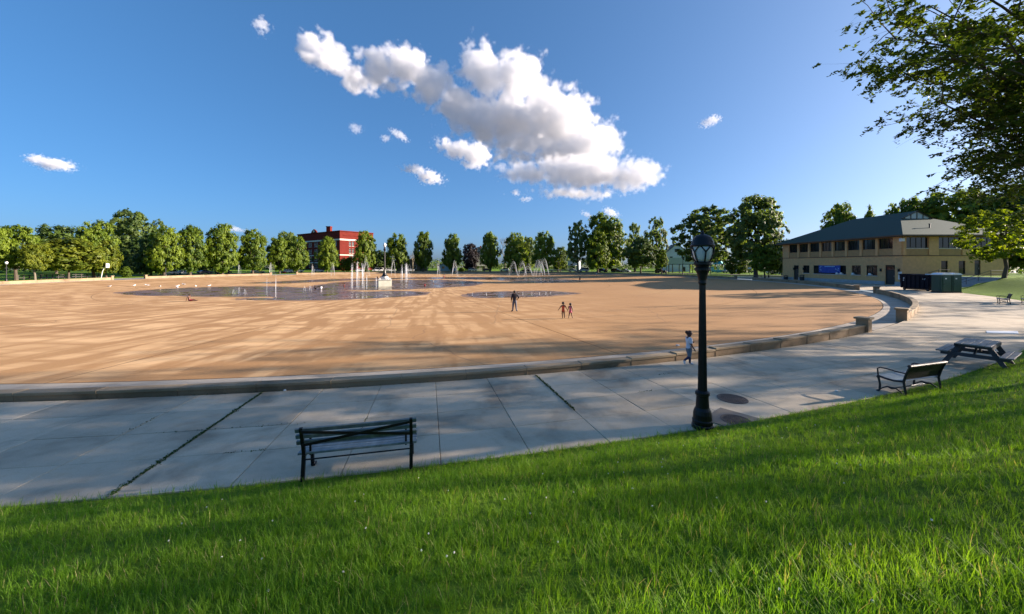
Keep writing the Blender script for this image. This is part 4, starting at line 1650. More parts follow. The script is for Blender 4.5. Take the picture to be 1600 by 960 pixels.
for px, top, r, wpx, mt, lb in ((197, 416, 90, 14, 'leaf', 'round clipped bush on the lawn below the airy tree'), (721, 418, 92, 9, 'leaf2', 'small bright bush left of the copper tree foot')):
    p = ring(px, r)
    t = thing('bush', lb, 'bush', p)
    c = link('foliage', crown_mesh('spread', 1, mt), t, (0, 0, -.1))
    c.scale = (wpx / F * p.y, wpx / F * p.y, zpx(top, p.y) - p.z)


def bare_tree(label, p, ht, seed):
    t = thing('bare_tree', label, 'tree', p)
    rs = random.Random(seed)
    mb = MB()

    def br(a, d, L, r, k):
        b = a + d * L
        mb.tube([a, a + d * L * .5 + Vector((rs.uniform(-.04, .04), rs.uniform(-.04, .04), 0)) * L, b], [r, r * .8, r * .6], 5 if k < 2 else 3, caps=False)
        if k < 5:
            for _ in range(3 if k else 4):
                q = Vector((rs.gauss(0, 1), rs.gauss(0, 1), rs.uniform(.2, 1.2))).normalized()
                br(a + d * L * rs.uniform(.6, 1), (d * 1.1 + q * .75).normalized(), L * rs.uniform(.6, .78), r * .55, k + 1)
    br(Vector((0, 0, 0)), Vector((0, 0, 1)), ht * .30, ht * .02, 0)
    mb.build('branches', M['palebark'], t, fix=False)
    return t


p = ring(707, 104)
bare_tree('leafless grey treetop behind the slender linden', p, zpx(357, p.y) - p.z, 3)
p = ring(790, 104)
bare_tree('leafless tree leaning out left of the broad linden', p, zpx(352, p.y) - p.z, 8)
p = ring(645, 98)
bare_tree('small leafless tree beside the brown bungalow', p, zpx(384, p.y) - p.z, 5)

# far mass of foliage behind everything
rs = np.random.RandomState(11)
n = 26000
a = np.radians(rs.uniform(8, 186, n))
r = rs.uniform(150, 240, n)
P = np.stack([CX + r * np.cos(a), CY + r * np.sin(a), np.zeros(n)], 1)
hh = 4.2 + 2.6 * np.sin(a * 23) + 1.6 * np.sin(a * 57 + 1) + 1.2 * np.sin(r * .15)
P[:, 2] = .6 + rs.uniform(0, 1, n) ** .7 * np.maximum(1.5, hh)
N = rs.normal(size=(n, 3)) + np.array([.4, -.6, .7])
tag(link('far_foliage', leaves_mesh('far_foliage', P, N, rs.uniform(.4, .8, n), M['leaf4'], rs)), 'far dark hedges and treetops closing the view beyond the cars', 'foliage', kind='stuff')


# ------------------------------------------------------------------ honey locusts on the bank, right of the view
def locust(seed, ht=13.5, spread=7.8, fork=.28, nl=11, thin=1.0, limbs=None):
    rs = random.Random(seed)
    rn = np.random.RandomState(seed)
    wood = MB()
    tips = []

    def path(a, d, L, r, k, droop):
        n = 5
        pts = [a]
        dd = d.copy()
        for i in range(n):
            dd = (dd + Vector((rs.gauss(0, .13), rs.gauss(0, .13), rs.gauss(0, .08) - droop))).normalized()
            pts.append(pts[-1] + dd * L / n)
        wood.tube(pts, [r * (1 - .72 * i / n) for i in range(n + 1)], 7 if k == 0 else 5 if k == 1 else 3, caps=False)
        return pts, dd

    base = [Vector((0, 0, -.3)), Vector((0, 0, .3)), Vector((.05, .05, ht * fork * .6)), Vector((.0, .1, ht * fork))]
    wood.tube(base, [.34, .24, .19, .15], 10)
    top = base[-1]
    plan = []
    if limbs:
        for q in limbs:
            q = Vector(q)
            plan.append((q, (q - top).length))
    for i in range(nl):
        az = 6.283 * i / nl + rs.uniform(-.25, .25)
        if limbs and 1.75 < az % 6.283 < 4.15:
            continue
        el = R_(rs.uniform(33, 52)) if i % 3 else R_(rs.uniform(62, 80))
        d = Vector((math.cos(az) * math.cos(el), math.sin(az) * math.cos(el), math.sin(el)))
        plan.append((top + d * spread * rs.uniform(.8, 1.05) / max(.5, math.cos(el)) * (.88 if i % 3 else .62), 0))
    for q, _ in plan:
        a0 = top - Vector((0, 0, rs.uniform(0, .8)))
        mid = a0.lerp(q, .5) + Vector((rs.gauss(0, .3), rs.gauss(0, .3), (q - a0).length * .13))
        p1 = [a0 * (1 - u) ** 2 + mid * 2 * u * (1 - u) + q * u * u + Vector((rs.gauss(0, .07), rs.gauss(0, .07), rs.gauss(0, .07))) * (u > 0) for u in (0, .2, .4, .6, .8, 1)]
        wood.tube(p1, [.08 * (1 - .85 * k / 5) for k in range(6)], 7, caps=False)
        d = (q - a0).normalized()
        for j in range(11):
            f = .22 + .78 * (j + rs.random()) / 11
            q = p1[min(5, int(f * 5))].lerp(p1[min(5, int(f * 5) + 1)], f * 5 % 1)
            d2 = (d * .8 + Vector((rs.gauss(0, .7), rs.gauss(0, .7), rs.gauss(.15, .5)))).normalized()
            p2, _ = path(q, d2, rs.uniform(1.5, 2.9), .017, 1, .03)
            for m in range(9):
                f2 = .15 + .85 * (m + rs.random()) / 9
                q2 = p2[min(5, int(f2 * 5))].lerp(p2[min(5, int(f2 * 5) + 1)], f2 * 5 % 1)
                d3 = (d2 * .6 + Vector((rs.gauss(0, .7), rs.gauss(0, .7), rs.gauss(0, .4)))).normalized()
                p3, e3 = path(q2, d3, rs.uniform(.5, 1.0), .0038, 2, .09)
                for s in range(1, 6):
                    for _ in range(3):
                        tips.append((p3[s], (e3 * .7 + Vector((rs.gauss(0, .6), rs.gauss(0, .6), rs.gauss(-.25, .3)))).normalized()))
    T = np.array([list(p) for p, d in tips])
    D = np.array([list(d) for p, d in tips])
    m = 9
    t = np.tile(np.linspace(.08, 1, m), len(T))
    T, D = np.repeat(T, m, 0), np.repeat(D, m, 0)
    side = np.cross(D, np.array([0, 0, 1.0]))
    side /= np.maximum(.05, np.linalg.norm(side, axis=1))[:, None]
    sg = np.where(np.arange(len(T)) % 2 == 0, 1, -1)[:, None]
    P = T + D * (t * .24)[:, None] + side * sg * .035 + np.array([0, 0, -.05]) * (t ** 2)[:, None] + rn.normal(size=T.shape) * .012
    N = np.array([0, 0, 1.0]) + rn.normal(size=T.shape) * .45 + side * sg * -.3
    V = np.clip(np.repeat(rn.uniform(0, 1, len(tips)), m) * .7 + rn.uniform(0, .3, len(T)), 0, 1)
    if thin < 1:
        kp = rn.uniform(size=len(tips)).repeat(m) < thin
        P, N, V = P[kp], N[kp], V[kp]
        T = P
    return wood.mesh('trunk', M['bark'], fix=False), leaves_mesh('crown', P, N, rn.uniform(.044, .074, len(T)), M['leaf6'], rn, V, .6)


TX, TY = 17.6, 9.4
LIMBS = []
for px, py, d in ((1385, 52, 10.6), (1402, 112, 11.2), (1452, 158, 11.8), (1448, 12, 9.8), (1485, 92, 9.4), (1530, 176, 11), (1545, 226, 12), (1592, 250, 10.8),
                  (1475, -40, 9.5), (1540, -80, 8.7), (1562, 50, 8.4), (1620, 300, 12.5), (1605, 120, 8.0), (1500, 40, 12.5), (1560, 120, 12.5)):
    LIMBS.append(((px - 800) / F * d - TX, d - TY, H + (YH - py) * d / F - max(0, zland(TX, TY))))
LW, LC = locust(21, limbs=LIMBS, thin=.24)
LW2, LC2 = locust(33, thin=.14)


def locust_tree(label, x, y, s, rz, sz=None, ms=None):
    t = thing('locust_tree', label, 'tree', (x, y, max(0, zland(x, y))), rz, None)
    for nm, me in zip(('trunk', 'crown'), ms or (LW, LC)):
        o = link(nm, me, t)
        o.scale = (s, s, sz or s)
    return t


locust_tree('feathery leaved tree hanging over the top right corner of the photo', TX, TY, 1.0, 0.0)
SHADE = [(36, 16.2, 1.15, 1.1, 'second feathery tree of the bank, outside the right edge'), (59, 21.0, 1.2, 2.3, 'third feathery tree, by the gate path outside the right edge'),
         (25, 3.0, 1.15, 4.0, 'feathery tree high on the bank outside the right edge'), (38, 6.0, 1.25, 5.1, 'large feathery tree on the plateau outside the right edge'),
         (24, -7.0, 1.1, .8, 'feathery tree behind the photographer to the right'), (52, 13.0, 1.3, 3.1, 'tall feathery tree far along the bank outside the right edge'),
         (76, 37.0, 1.15, 2.0, 'feathery tree on the right lawn outside the photo'), (46, 18.5, 1.1, 5.0, 'feathery tree between two others outside the right edge')]
for x, y, s, rz, lb in SHADE:
    locust_tree(lb, x, y, s, rz, ms=(LW2, LC2))


# ------------------------------------------------------------------ cars
def car_meshes(kind):
    """length along x, nose to +x; z 0 is the road"""
    if kind == 'sedan':
        body = [(-2.3, .45), (-2.32, .75), (-2.2, .98), (-1.5, 1.02), (1.0, .98), (2.0, .84), (2.3, .66), (2.28, .42), (2.0, .3), (-2.1, .3)]
        cab = [(-1.75, 1.0), (-.95, 1.44), (.25, 1.46), (1.15, .97)]
    elif kind == 'suv':
        body = [(-2.3, .5), (-2.34, .9), (-2.25, 1.12), (1.0, 1.1), (2.05, 1.0), (2.3, .8), (2.3, .48), (2.0, .36), (-2.1, .36)]
        cab = [(-2.22, 1.1), (-1.95, 1.68), (.25, 1.72), (1.15, 1.1)]
    elif kind == 'van':
        body = [(-2.5, .5), (-2.52, 1.1), (1.6, 1.1), (2.3, .95), (2.5, .75), (2.5, .45), (2.1, .36), (-2.3, .36)]
        cab = [(-2.5, 1.1), (-2.4, 1.92), (.9, 1.95), (1.75, 1.1)]
    else:
        body = [(-2.7, .55), (-2.72, 1.05), (-.55, 1.06), (1.2, 1.1), (2.4, 1.02), (2.65, .85), (2.65, .5), (2.3, .4), (-2.5, .4)]
        cab = [(-.6, 1.06), (-.4, 1.72), (.7, 1.74), (1.45, 1.09)]
    mb = MB()
    mb.prism(body, -.88, .88, 'y')
    m1 = mb.mesh('body', M['white'], bevel=.05)
    mb = MB()
    n = len(cab)
    vs = []
    for s in (-1, 1):
        for (x, z) in cab:
            vs.append((x, s * (.84 if z < 1.2 else .66), z))
    mb.add(vs, [tuple(range(n))[::-1], tuple(range(n, 2 * n))] + [(i, (i + 1) % n, n + (i + 1) % n, n + i) for i in range(n)])
    m2 = mb.mesh('windows', M['glass'])
    mb = MB()
    zt = max(z for x, z in cab)
    tops = [c for c in cab if c[1] > 1.2]
    x0, x1 = tops[0][0], tops[-1][0]
    mb.box(((x0 + x1) / 2, 0, zt + .01), (x1 - x0 + .1, 1.34, .06))
    for s in (-1, 1):
        for a, b in ((cab[0], tops[0]), (tops[-1], cab[-1])):
            mb.bar((a[0], s * .845, a[1]), (b[0], s * .665, b[1]), .07, .08)
        xm_ = (x0 + x1) / 2 - .1
        mb.bar((xm_, s * .845, cab[0][1]), (xm_, s * .665, zt), .08, .06)
    m3 = mb.mesh('roof', M['white'])
    return m1, m2, m3


mbw = MB()
mbw.lathe([(.20, -.1), (.33, -.1), (.34, -.06), (.34, .06), (.33, .1), (.20, .1)], 14)
TYRE = mbw.mesh('tyre', M['tyre'])
mbw = MB()
mbw.lathe([(.02, -.07), (.21, -.105), (.21, .105), (.02, .07)], 10)
RIM = mbw.mesh('rim', M['rim'])
mbw = MB()
mbw.box((0, 0, 0), (.08, .34, .16))
HLM, TLM = mbw.mesh('headlight', M['lamp']), mbw.mesh('taillight', M['red'])
PAINT = dict(white=mat('white_car_paint', (.78, .78, .77), .25, .03, 2, coat=.6), silver=mat('silver_car_paint', (.42, .44, .46), .3, .03, 2, metal=.4, coat=.6),
             dark=mat('dark_car_paint', (.02, .022, .028), .25, .05, 2, coat=.6), blue=mat('blue_car_paint', (.03, .055, .12), .25, .05, 2, coat=.6),
             red=mat('red_car_paint', (.35, .03, .02), .25, .05, 2, coat=.6), cream=mat('cream_car_paint', (.74, .70, .58), .25, .03, 2, coat=.6))
CARS = {k: car_meshes(k) for k in ('sedan', 'suv', 'van', 'pickup')}


def car(px, kind, paint, label, r=103.5, d=None, yaw=None, flip=1):
    if d:
        p = at(px, d)
        ang = 0
    else:
        p = ring(px, r)
        p.z = max(p.z, .02)
        ang = math.atan2(p.y - CY, p.x - CX) - math.pi / 2
    t = thing('parked_car', label, 'car', p, ang + (0 if flip > 0 else math.pi) + (yaw or 0), 'cars parked beyond the basin')
    for nm, me in zip(('body', 'windows', 'roof'), CARS[kind]):
        o = link(nm, me, t)
        if nm != 'windows':
            o.material_slots[0].link = 'OBJECT'
            o.material_slots[0].material = PAINT[paint]
    xw = 1.62 if kind == 'pickup' else 1.4
    for x in (-xw, xw):
        for s in (-1, 1):
            wl = link('wheel', TYRE, t, (x, s * .80, .34))
            wl.rotation_euler.x = R_(90)
            link('rim', RIM, wl)
    zz = .62 if kind == 'sedan' else .82
    for s in (-1, 1):
        link('headlight', HLM, t, (2.27 if kind in ('sedan', 'suv') else 2.5 if kind == 'van' else 2.64, s * .62, zz))
        link('taillight', TLM, t, (-2.31 if kind in ('sedan', 'suv') else -2.5 if kind == 'van' else -2.7, s * .62, zz + .08))
    return t


for a in ((448, 'sedan', 'white', 'white sedan parked left of the larger cream car'), (465, 'suv', 'cream', 'large cream car parked right of the white sedan'),
          (349, 'van', 'dark', 'dark van parked under the fullest linden'), (497, 'sedan', 'silver', 'pale car glimpsed left of the dark linden before the school'),
          (287, 'sedan', 'white', 'white car glimpsed between the left linden trunks'), (262, 'suv', 'white', 'white car glimpsed at the foot of the broad left linden'),
          (321, 'sedan', 'blue', 'dark blue car in the gap between the left lindens'), (403, 'sedan', 'silver', 'silver car half hidden by the linden left of the white cars'),
          (590, 'van', 'white', 'white van behind the fountain light pole'), (611, 'suv', 'white', 'white car right of the fountain light pole'),
          (640, 'sedan', 'white', 'white car behind the main fountain jet'), (563, 'sedan', 'white', 'white car at the foot of the school corner'),
          (739, 'suv', 'silver', 'silver white car in front of the grey green house'), (761, 'sedan', 'dark', 'dark car right of the grey green house'),
          (788, 'suv', 'white', 'white car among dark ones left of the arching jets'), (804, 'suv', 'dark', 'dark car behind the first arching jet'),
          (822, 'sedan', 'dark', 'dark car behind the middle arching jets'), (867, 'pickup', 'cream', 'cream white pickup truck beside the spindly young tree'),
          (895, 'sedan', 'silver', 'silver sedan in front of the blue grey house'), (912, 'van', 'silver', 'silver van right of the silver sedan'),
          (941, 'suv', 'blue', 'dark blue car under the biggest far tree'), (963, 'suv', 'dark', 'dark car left of the silver car under the far trees'),
          (977, 'sedan', 'silver', 'silver car between the far tree trunks'), (1033, 'suv', 'dark', 'dark car at the left end of the green shelter')):
    car(*a, yaw=((a[0] * 37) % 11 - 5) * .02, flip=1 if a[0] % 2 else -1)
for px, kd, pt, lb, d in ((1138, 'sedan', 'silver', 'silver car just right of the lamp head, by the teal hut', 150), (1152, 'suv', 'silver', 'grey car right of the teal hut', 148), (1167, 'sedan', 'dark', 'dark car behind the trunk of the tallest loose tree', 146),
                          (1209, 'sedan', 'white', 'white sedan beside the utility pole', 128), (1229, 'suv', 'dark', 'dark car half hidden by the tan building', 130)):
    car(px, kd, pt, lb, d=d, yaw=.1)
p = ring(444, 95)
t = thing('red_cart', 'small red object on the grass before the white sedan', 'cart', p)
m_ = MB()
m_.box((0, 0, .45), (1.2, .7, .5), taper=1.15)
m_.build('tub', PAINT['red'], t)
for x in (-.4, .4):
    for y in (-.3, .3):
        m_ = MB()
        m_.lathe([(.16, -.04), (.16, .04)], 8)
        o = m_.build('wheel', M['tyre'], t, (x, y, .16))
        o.rotation_euler.x = R_(90)


# ------------------------------------------------------------------ poles, fence, hoop
def small_lamp(label, p, ht, lit=True):
    t = thing('park_lamp', label, 'lamp post', p, 0, 'small park lamps round the basin')
    mb = MB()
    mb.lathe([(.22, 0), (.18, .5), (.09, .7), (.07, ht - .7), (.12, ht - .6), (.14, ht - .5)], 8)
    mb.build('pole', M['black'], t)
    mb = MB()
    mb.lathe([(.14, ht - .5), (.25, ht - .25), (.22, ht - .05)], 10)
    mb.build('globe', M['frost' if lit else 'iron'], t)
    mb = MB()
    mb.lathe([(.24, ht - .05), (.15, ht + .1), (.02, ht + .25)], 10)
    mb.build('cap', M['black'], t)


for px, r, lb, lit in ((10, 84, 'park lamp with white globe at the left edge of the photo', 1), (259, 86, 'park lamp with white globe under the broad left linden', 1),
                       (1041, 84, 'dark park lamp left of the green shelter gable', 0), (1067, 84, 'dark park lamp in front of the green shelter', 0)):
    p = ring(px, r)
    small_lamp(lb, p, zpx({10: 409, 259: 411, 1041: 404, 1067: 403}[px], p.y) - p.z, lit)
p = at(1201, 98)
small_lamp('dark park lamp left of the tan building near the utility pole', p, zpx(402, 98) - p.z, 0)
up_ = thing('utility_pole', 'leaning pale wooden utility pole left of the tan building', 'utility pole', at(1223, 118))
mb = MB()
hp = zpx(338, 118)
mb.tube([(0, 0, -.3), (-1.3, 0, hp * .8), (-1.55, 0, hp)], [.22, .17, .14], 8)
mb.build('pole', M['pole'], up_)
mb = MB()
mb.box((-1.45, 0, hp * .93), (2.4, .12, .14))
mb.build('crossarm', M['pole'], up_)
fr = thing('rail_fence', 'dark wooden rail fence on the lawn under the left trees', 'fence', ring(90, 93))
o0 = Vector(fr.location)
last = None
for i, px in enumerate(range(28, 158, 9)):
    p = ring(px, 93) - o0
    mb = MB()
    mb.box((p.x, p.y, .5), (.16, .16, 1.3))
    mb.build('post', M['fence'], fr)
    if last is not None:
        for z in (.45, .95):
            mb = MB()
            mb.bar(last + Vector((0, 0, z)), p + Vector((0, 0, z)), .06, .13)
            mb.build('rail', M['fence'], fr)
    last = p
bp = ring(158, 86)
bh = thing('basketball_hoop', 'basketball hoop with white board on a leaning post by the left pier', 'basketball hoop', bp)
mb = MB()
mb.tube([(0, 0, 0), (.3, 0, 1.6), (.8, 0, 2.7), (1.6, 0, 3.0)], [.08, .08, .07, .06], 8)
mb.build('post', M['white'], bh)
mb = MB()
mb.box((1.65, 0, 3.2), (.06, 1.7, 1.05), rot=Matrix.Rotation(.5, 3, 'Z'))
mb.build('backboard', M['white'], bh)
mb = MB()
ringp = [(2.0 + .23 * math.cos(q * .5236), .23 * math.sin(q * .5236), 2.9) for q in range(13)]
mb.tube(ringp, .02, 5, caps=False)
mb.build('hoop', M['red'], bh)
for px, d, lb in ((1171, 120, 'small white sign on a post under the tallest loose tree'),):
    p = at(px, d)
    t = thing('sign', lb, 'sign', p)
    mb = MB()
    mb.tube([(0, 0, 0), (0, 0, 2.4)], .05, 6)
    mb.build('post', M['pole'], t)
    mb = MB()
    mb.box((0, -.05, 2.3), (1.1, .04, .5))
    mb.build('panel', M['white'], t)
p = at(1184, 93)
t = thing('picnic_table', 'far grey picnic table on the rim lawn behind the low wall', 'picnic table', p, R_(20))
for i in range(3):
    m_ = MB()
    m_.box((0, -.26 + .26 * i, .76), (2.2, .24, .06))
    m_.build('top_plank', M['table'], t)
for s in (-1, 1):
    m_ = MB()
    m_.box((0, s * .75, .45), (2.2, .28, .06))
    m_.build('seat_plank', M['table'], t)
    for x in (-.7, .7):
        m_ = MB()
        m_.bar((x, s * .25, .74), (x, s * .75, 0), .08, .1)
        m_.build('leg', M['tableframe'], t)


# ------------------------------------------------------------------ fountain: pedestal with light pole, water jets
fp = G(601, 447.5)
zb_ = fp.z
ped = thing('fountain_pedestal', 'pale painted block with a dark light pole in the middle of the basin', 'pedestal', fp, R_(22))
mb = MB()
mb.box((0, 0, .62), (2.5, 2.5, 1.34))
mb.build('block', M['pedestal'], ped, bevel=.03)
mb = MB()
mb.box((0, 0, 1.36), (2.7, 2.7, .14))
mb.build('ledge', M['offwhite'], ped, bevel=.02)
mb = MB()
mb.lathe([(.9, 1.43), (.85, 1.6), (.72, 1.66), (.72, 1.95), (.6, 2.0)], 8)
mb.build('plinth', M['offwhite'], ped)
ht = zpx(386, fp.y) - fp.z
mb = MB()
mb.lathe([(.62, 2.0), (.60, 2.1), (.45, 2.3), (.3, 2.7), (.22, 3.1), (.16, 3.5), (.11, ht - .9), (.2, ht - .8), (.26, ht - .5), (.16, ht - .3), (.16, ht)], 10)
mb.build('light_pole', M['black'], ped)
mb = MB()
mb.lathe([(.18, ht), (.30, ht + .3), (.26, ht + .6), (.05, ht + .85)], 10)
mb.build('globe', M['frost'], ped)
for x, y in ((.95, -.9), (1.0, .2), (-.95, -.9), (.3, -1.0)):
    mb = MB()
    mb.box((x, y, 1.58), (.42, .42, .32), taper=.75)
    mb.build('corner_stone', M['offwhite'], ped)


JETS = {}


def jet(label, p, ht, wd=.5, lean=0.0, n=34, grp='water jets of the splash pad', rad=.02, seed=1):
    """water thrown up from a nozzle, leaning by 'lean' metres along x, falling back as drops"""
    key = (round(ht / max(wd, .01), 1), n, seed, round(lean / ht, 1), round(rad, 3))
    t = thing('water_jet', label, 'water jet', p, 0, grp)
    m_ = MB()
    m_.lathe([(.09, 0), (.09, .06), (.03, .09)], 8)
    m_.build('nozzle', M['iron'], t)
    rs = random.Random(seed)
    mb = MB()
    for i in range(n):
        h = ht * (rs.uniform(.55, 1) if i else 1)
        ox, oy = rs.gauss(0, wd * .35), rs.gauss(0, wd * .35)
        up_only = rs.random() < .35
        pts = []
        K = 4 if up_only else 7
        for k in range(K):
            s = k / 6 * 2
            z = h * (1 - (1 - s) ** 2) if s <= 2 else 0
            f = s / 2
            pts.append((lean * f * 1.1 + ox * f * (1 if not up_only else .3), oy * f * (1 if not up_only else .3), max(0, z)))
        mb.tube(pts, [rad * rs.uniform(.6, 1.2) * (1 - .5 * k / K) for k in range(K)], 3, caps=False)
    for i in range(n * 2):
        s = rs.uniform(.5, 1.9)
        z = ht * rs.uniform(.7, 1) * (1 - (1 - s) ** 2)
        c = Vector((lean * s * .55 + rs.gauss(0, wd * .25 * s), rs.gauss(0, wd * .25 * s), z))
        q = rad * rs.uniform(1, 2)
        mb.add([c + Vector((q, 0, 0)), c + Vector((-q, q, 0)), c + Vector((-q, -q, 0)), c + Vector((0, 0, q * 2))], [(0, 1, 3), (1, 2, 3), (2, 0, 3), (0, 2, 1)])
    mb.build('spray', M['spray'], t, fix=False)
    return t


def jet_px(label, px, y0, y1, wd=.5, lean=0, n=34, d=None, seed=1, rad=.02):
    p = G(px, y0) if d is None else Vector(((px - 800) / F * d, d, zbasin(polar((px - 800) / F * d, d)[0])))
    jet(label, p, zpx(y1, p.y) - p.z, wd, lean, n, seed=seed, rad=rad)


jet_px('dense tall jet left of the pedestal, part of the white curtain of water', 550, 452, 411, .5, 0, 26, seed=1)
jet_px('dense tall jet in the middle of the white curtain left of the pedestal', 557, 451.5, 408, .6, .3, 30, seed=2)
jet_px('dense tall jet at the right of the white curtain left of the pedestal', 566, 451, 411, .6, .2, 26, seed=3)
jet_px('thin jet right of the white curtain', 573, 452, 427, .3, 0, 10, seed=4)
jet_px('thin jet before the dark face of the pedestal', 588, 452, 433, .25, 0, 10, seed=5)
jet_px('big white plume of spray right of the pedestal', 634, 441, 411, 1.2, .3, 46, seed=6, rad=.03)
jet_px('smaller plume beside the big white plume', 629, 440, 413, .6, -.2, 22, seed=7)
jet_px('tall thin jet of the left puddle, nearest its twin', 431, 466, 428, .12, 0, 8, seed=8, rad=.014)
jet_px('shorter thin jet of the left puddle, left of its twin', 417, 462, 432, .12, 0, 8, seed=9, rad=.014)
for k, (px, y0, h) in enumerate(((363, 461, 452), (372, 461, 449), (381, 461, 452), (474, 455, 447), (483, 455, 446))):
    jet_px('short thin jet of the left puddle, ' + ('leftmost of the close three', 'tallest, in the middle of the close three', 'rightmost of the close three', 'left one near the dark crouching child', 'beside the dark crouching child')[k], px, y0, h, .2, .3, 8, seed=10 + k, rad=.014)
for k, (px, y0, h) in enumerate(((738, 464, 457.5), (760, 463.5, 457), (817, 463.5, 456), (831, 463.5, 456.5), (843, 463, 456.5), (853, 462.5, 456), (860, 461.5, 456))):
    jet_px('short thin jet of the right hand puddle, ' + ('at its left tip', 'second from its left tip', 'first to the right of the standing adult', 'second right of the standing adult', 'fifth from the left', 'second from its right tip', 'at its right tip')[k], px, y0, h, .06, 0, 6, seed=20 + k, rad=.012)
for k, (px, y1, lean, lb) in enumerate(((372, 413, .6, 'far plume of spray behind the left wall end'), (421, 410, .8, 'far plume left of the pale gate pier'), (487, 412, .6, 'far plume before the dark lindens left of the school'),
                                        (523, 411, -1.4, 'far leaning plume before the yellowing tree'), (568, 399, 1.6, 'tall far plume before the right end of the school'), (611, 398, 1.4, 'tall far plume right of the light pole'),
                                        (683, 406, .8, 'tall thin far plume left of the slender linden'), (706, 406, 2.0, 'tall far plume before the slender linden and copper tree'),
                                        (809, 408, -2.6, 'first far arching jet, left of the others'), (823, 407, -2.8, 'second far arching jet'), (832, 412, -2.6, 'low far arching jet in the middle of the arcs'),
                                        (848, 406, -3.0, 'left of the three arching jets near the white pickup'), (852, 405, -3.0, 'middle of the three arching jets near the white pickup'), (858, 403, -3.0, 'right of the three arching jets near the white pickup'))):
    jet_px(lb, px, 0, y1, .8, lean, 18 if abs(lean) > 1.5 else 13, d=128, seed=40 + k, rad=.03)


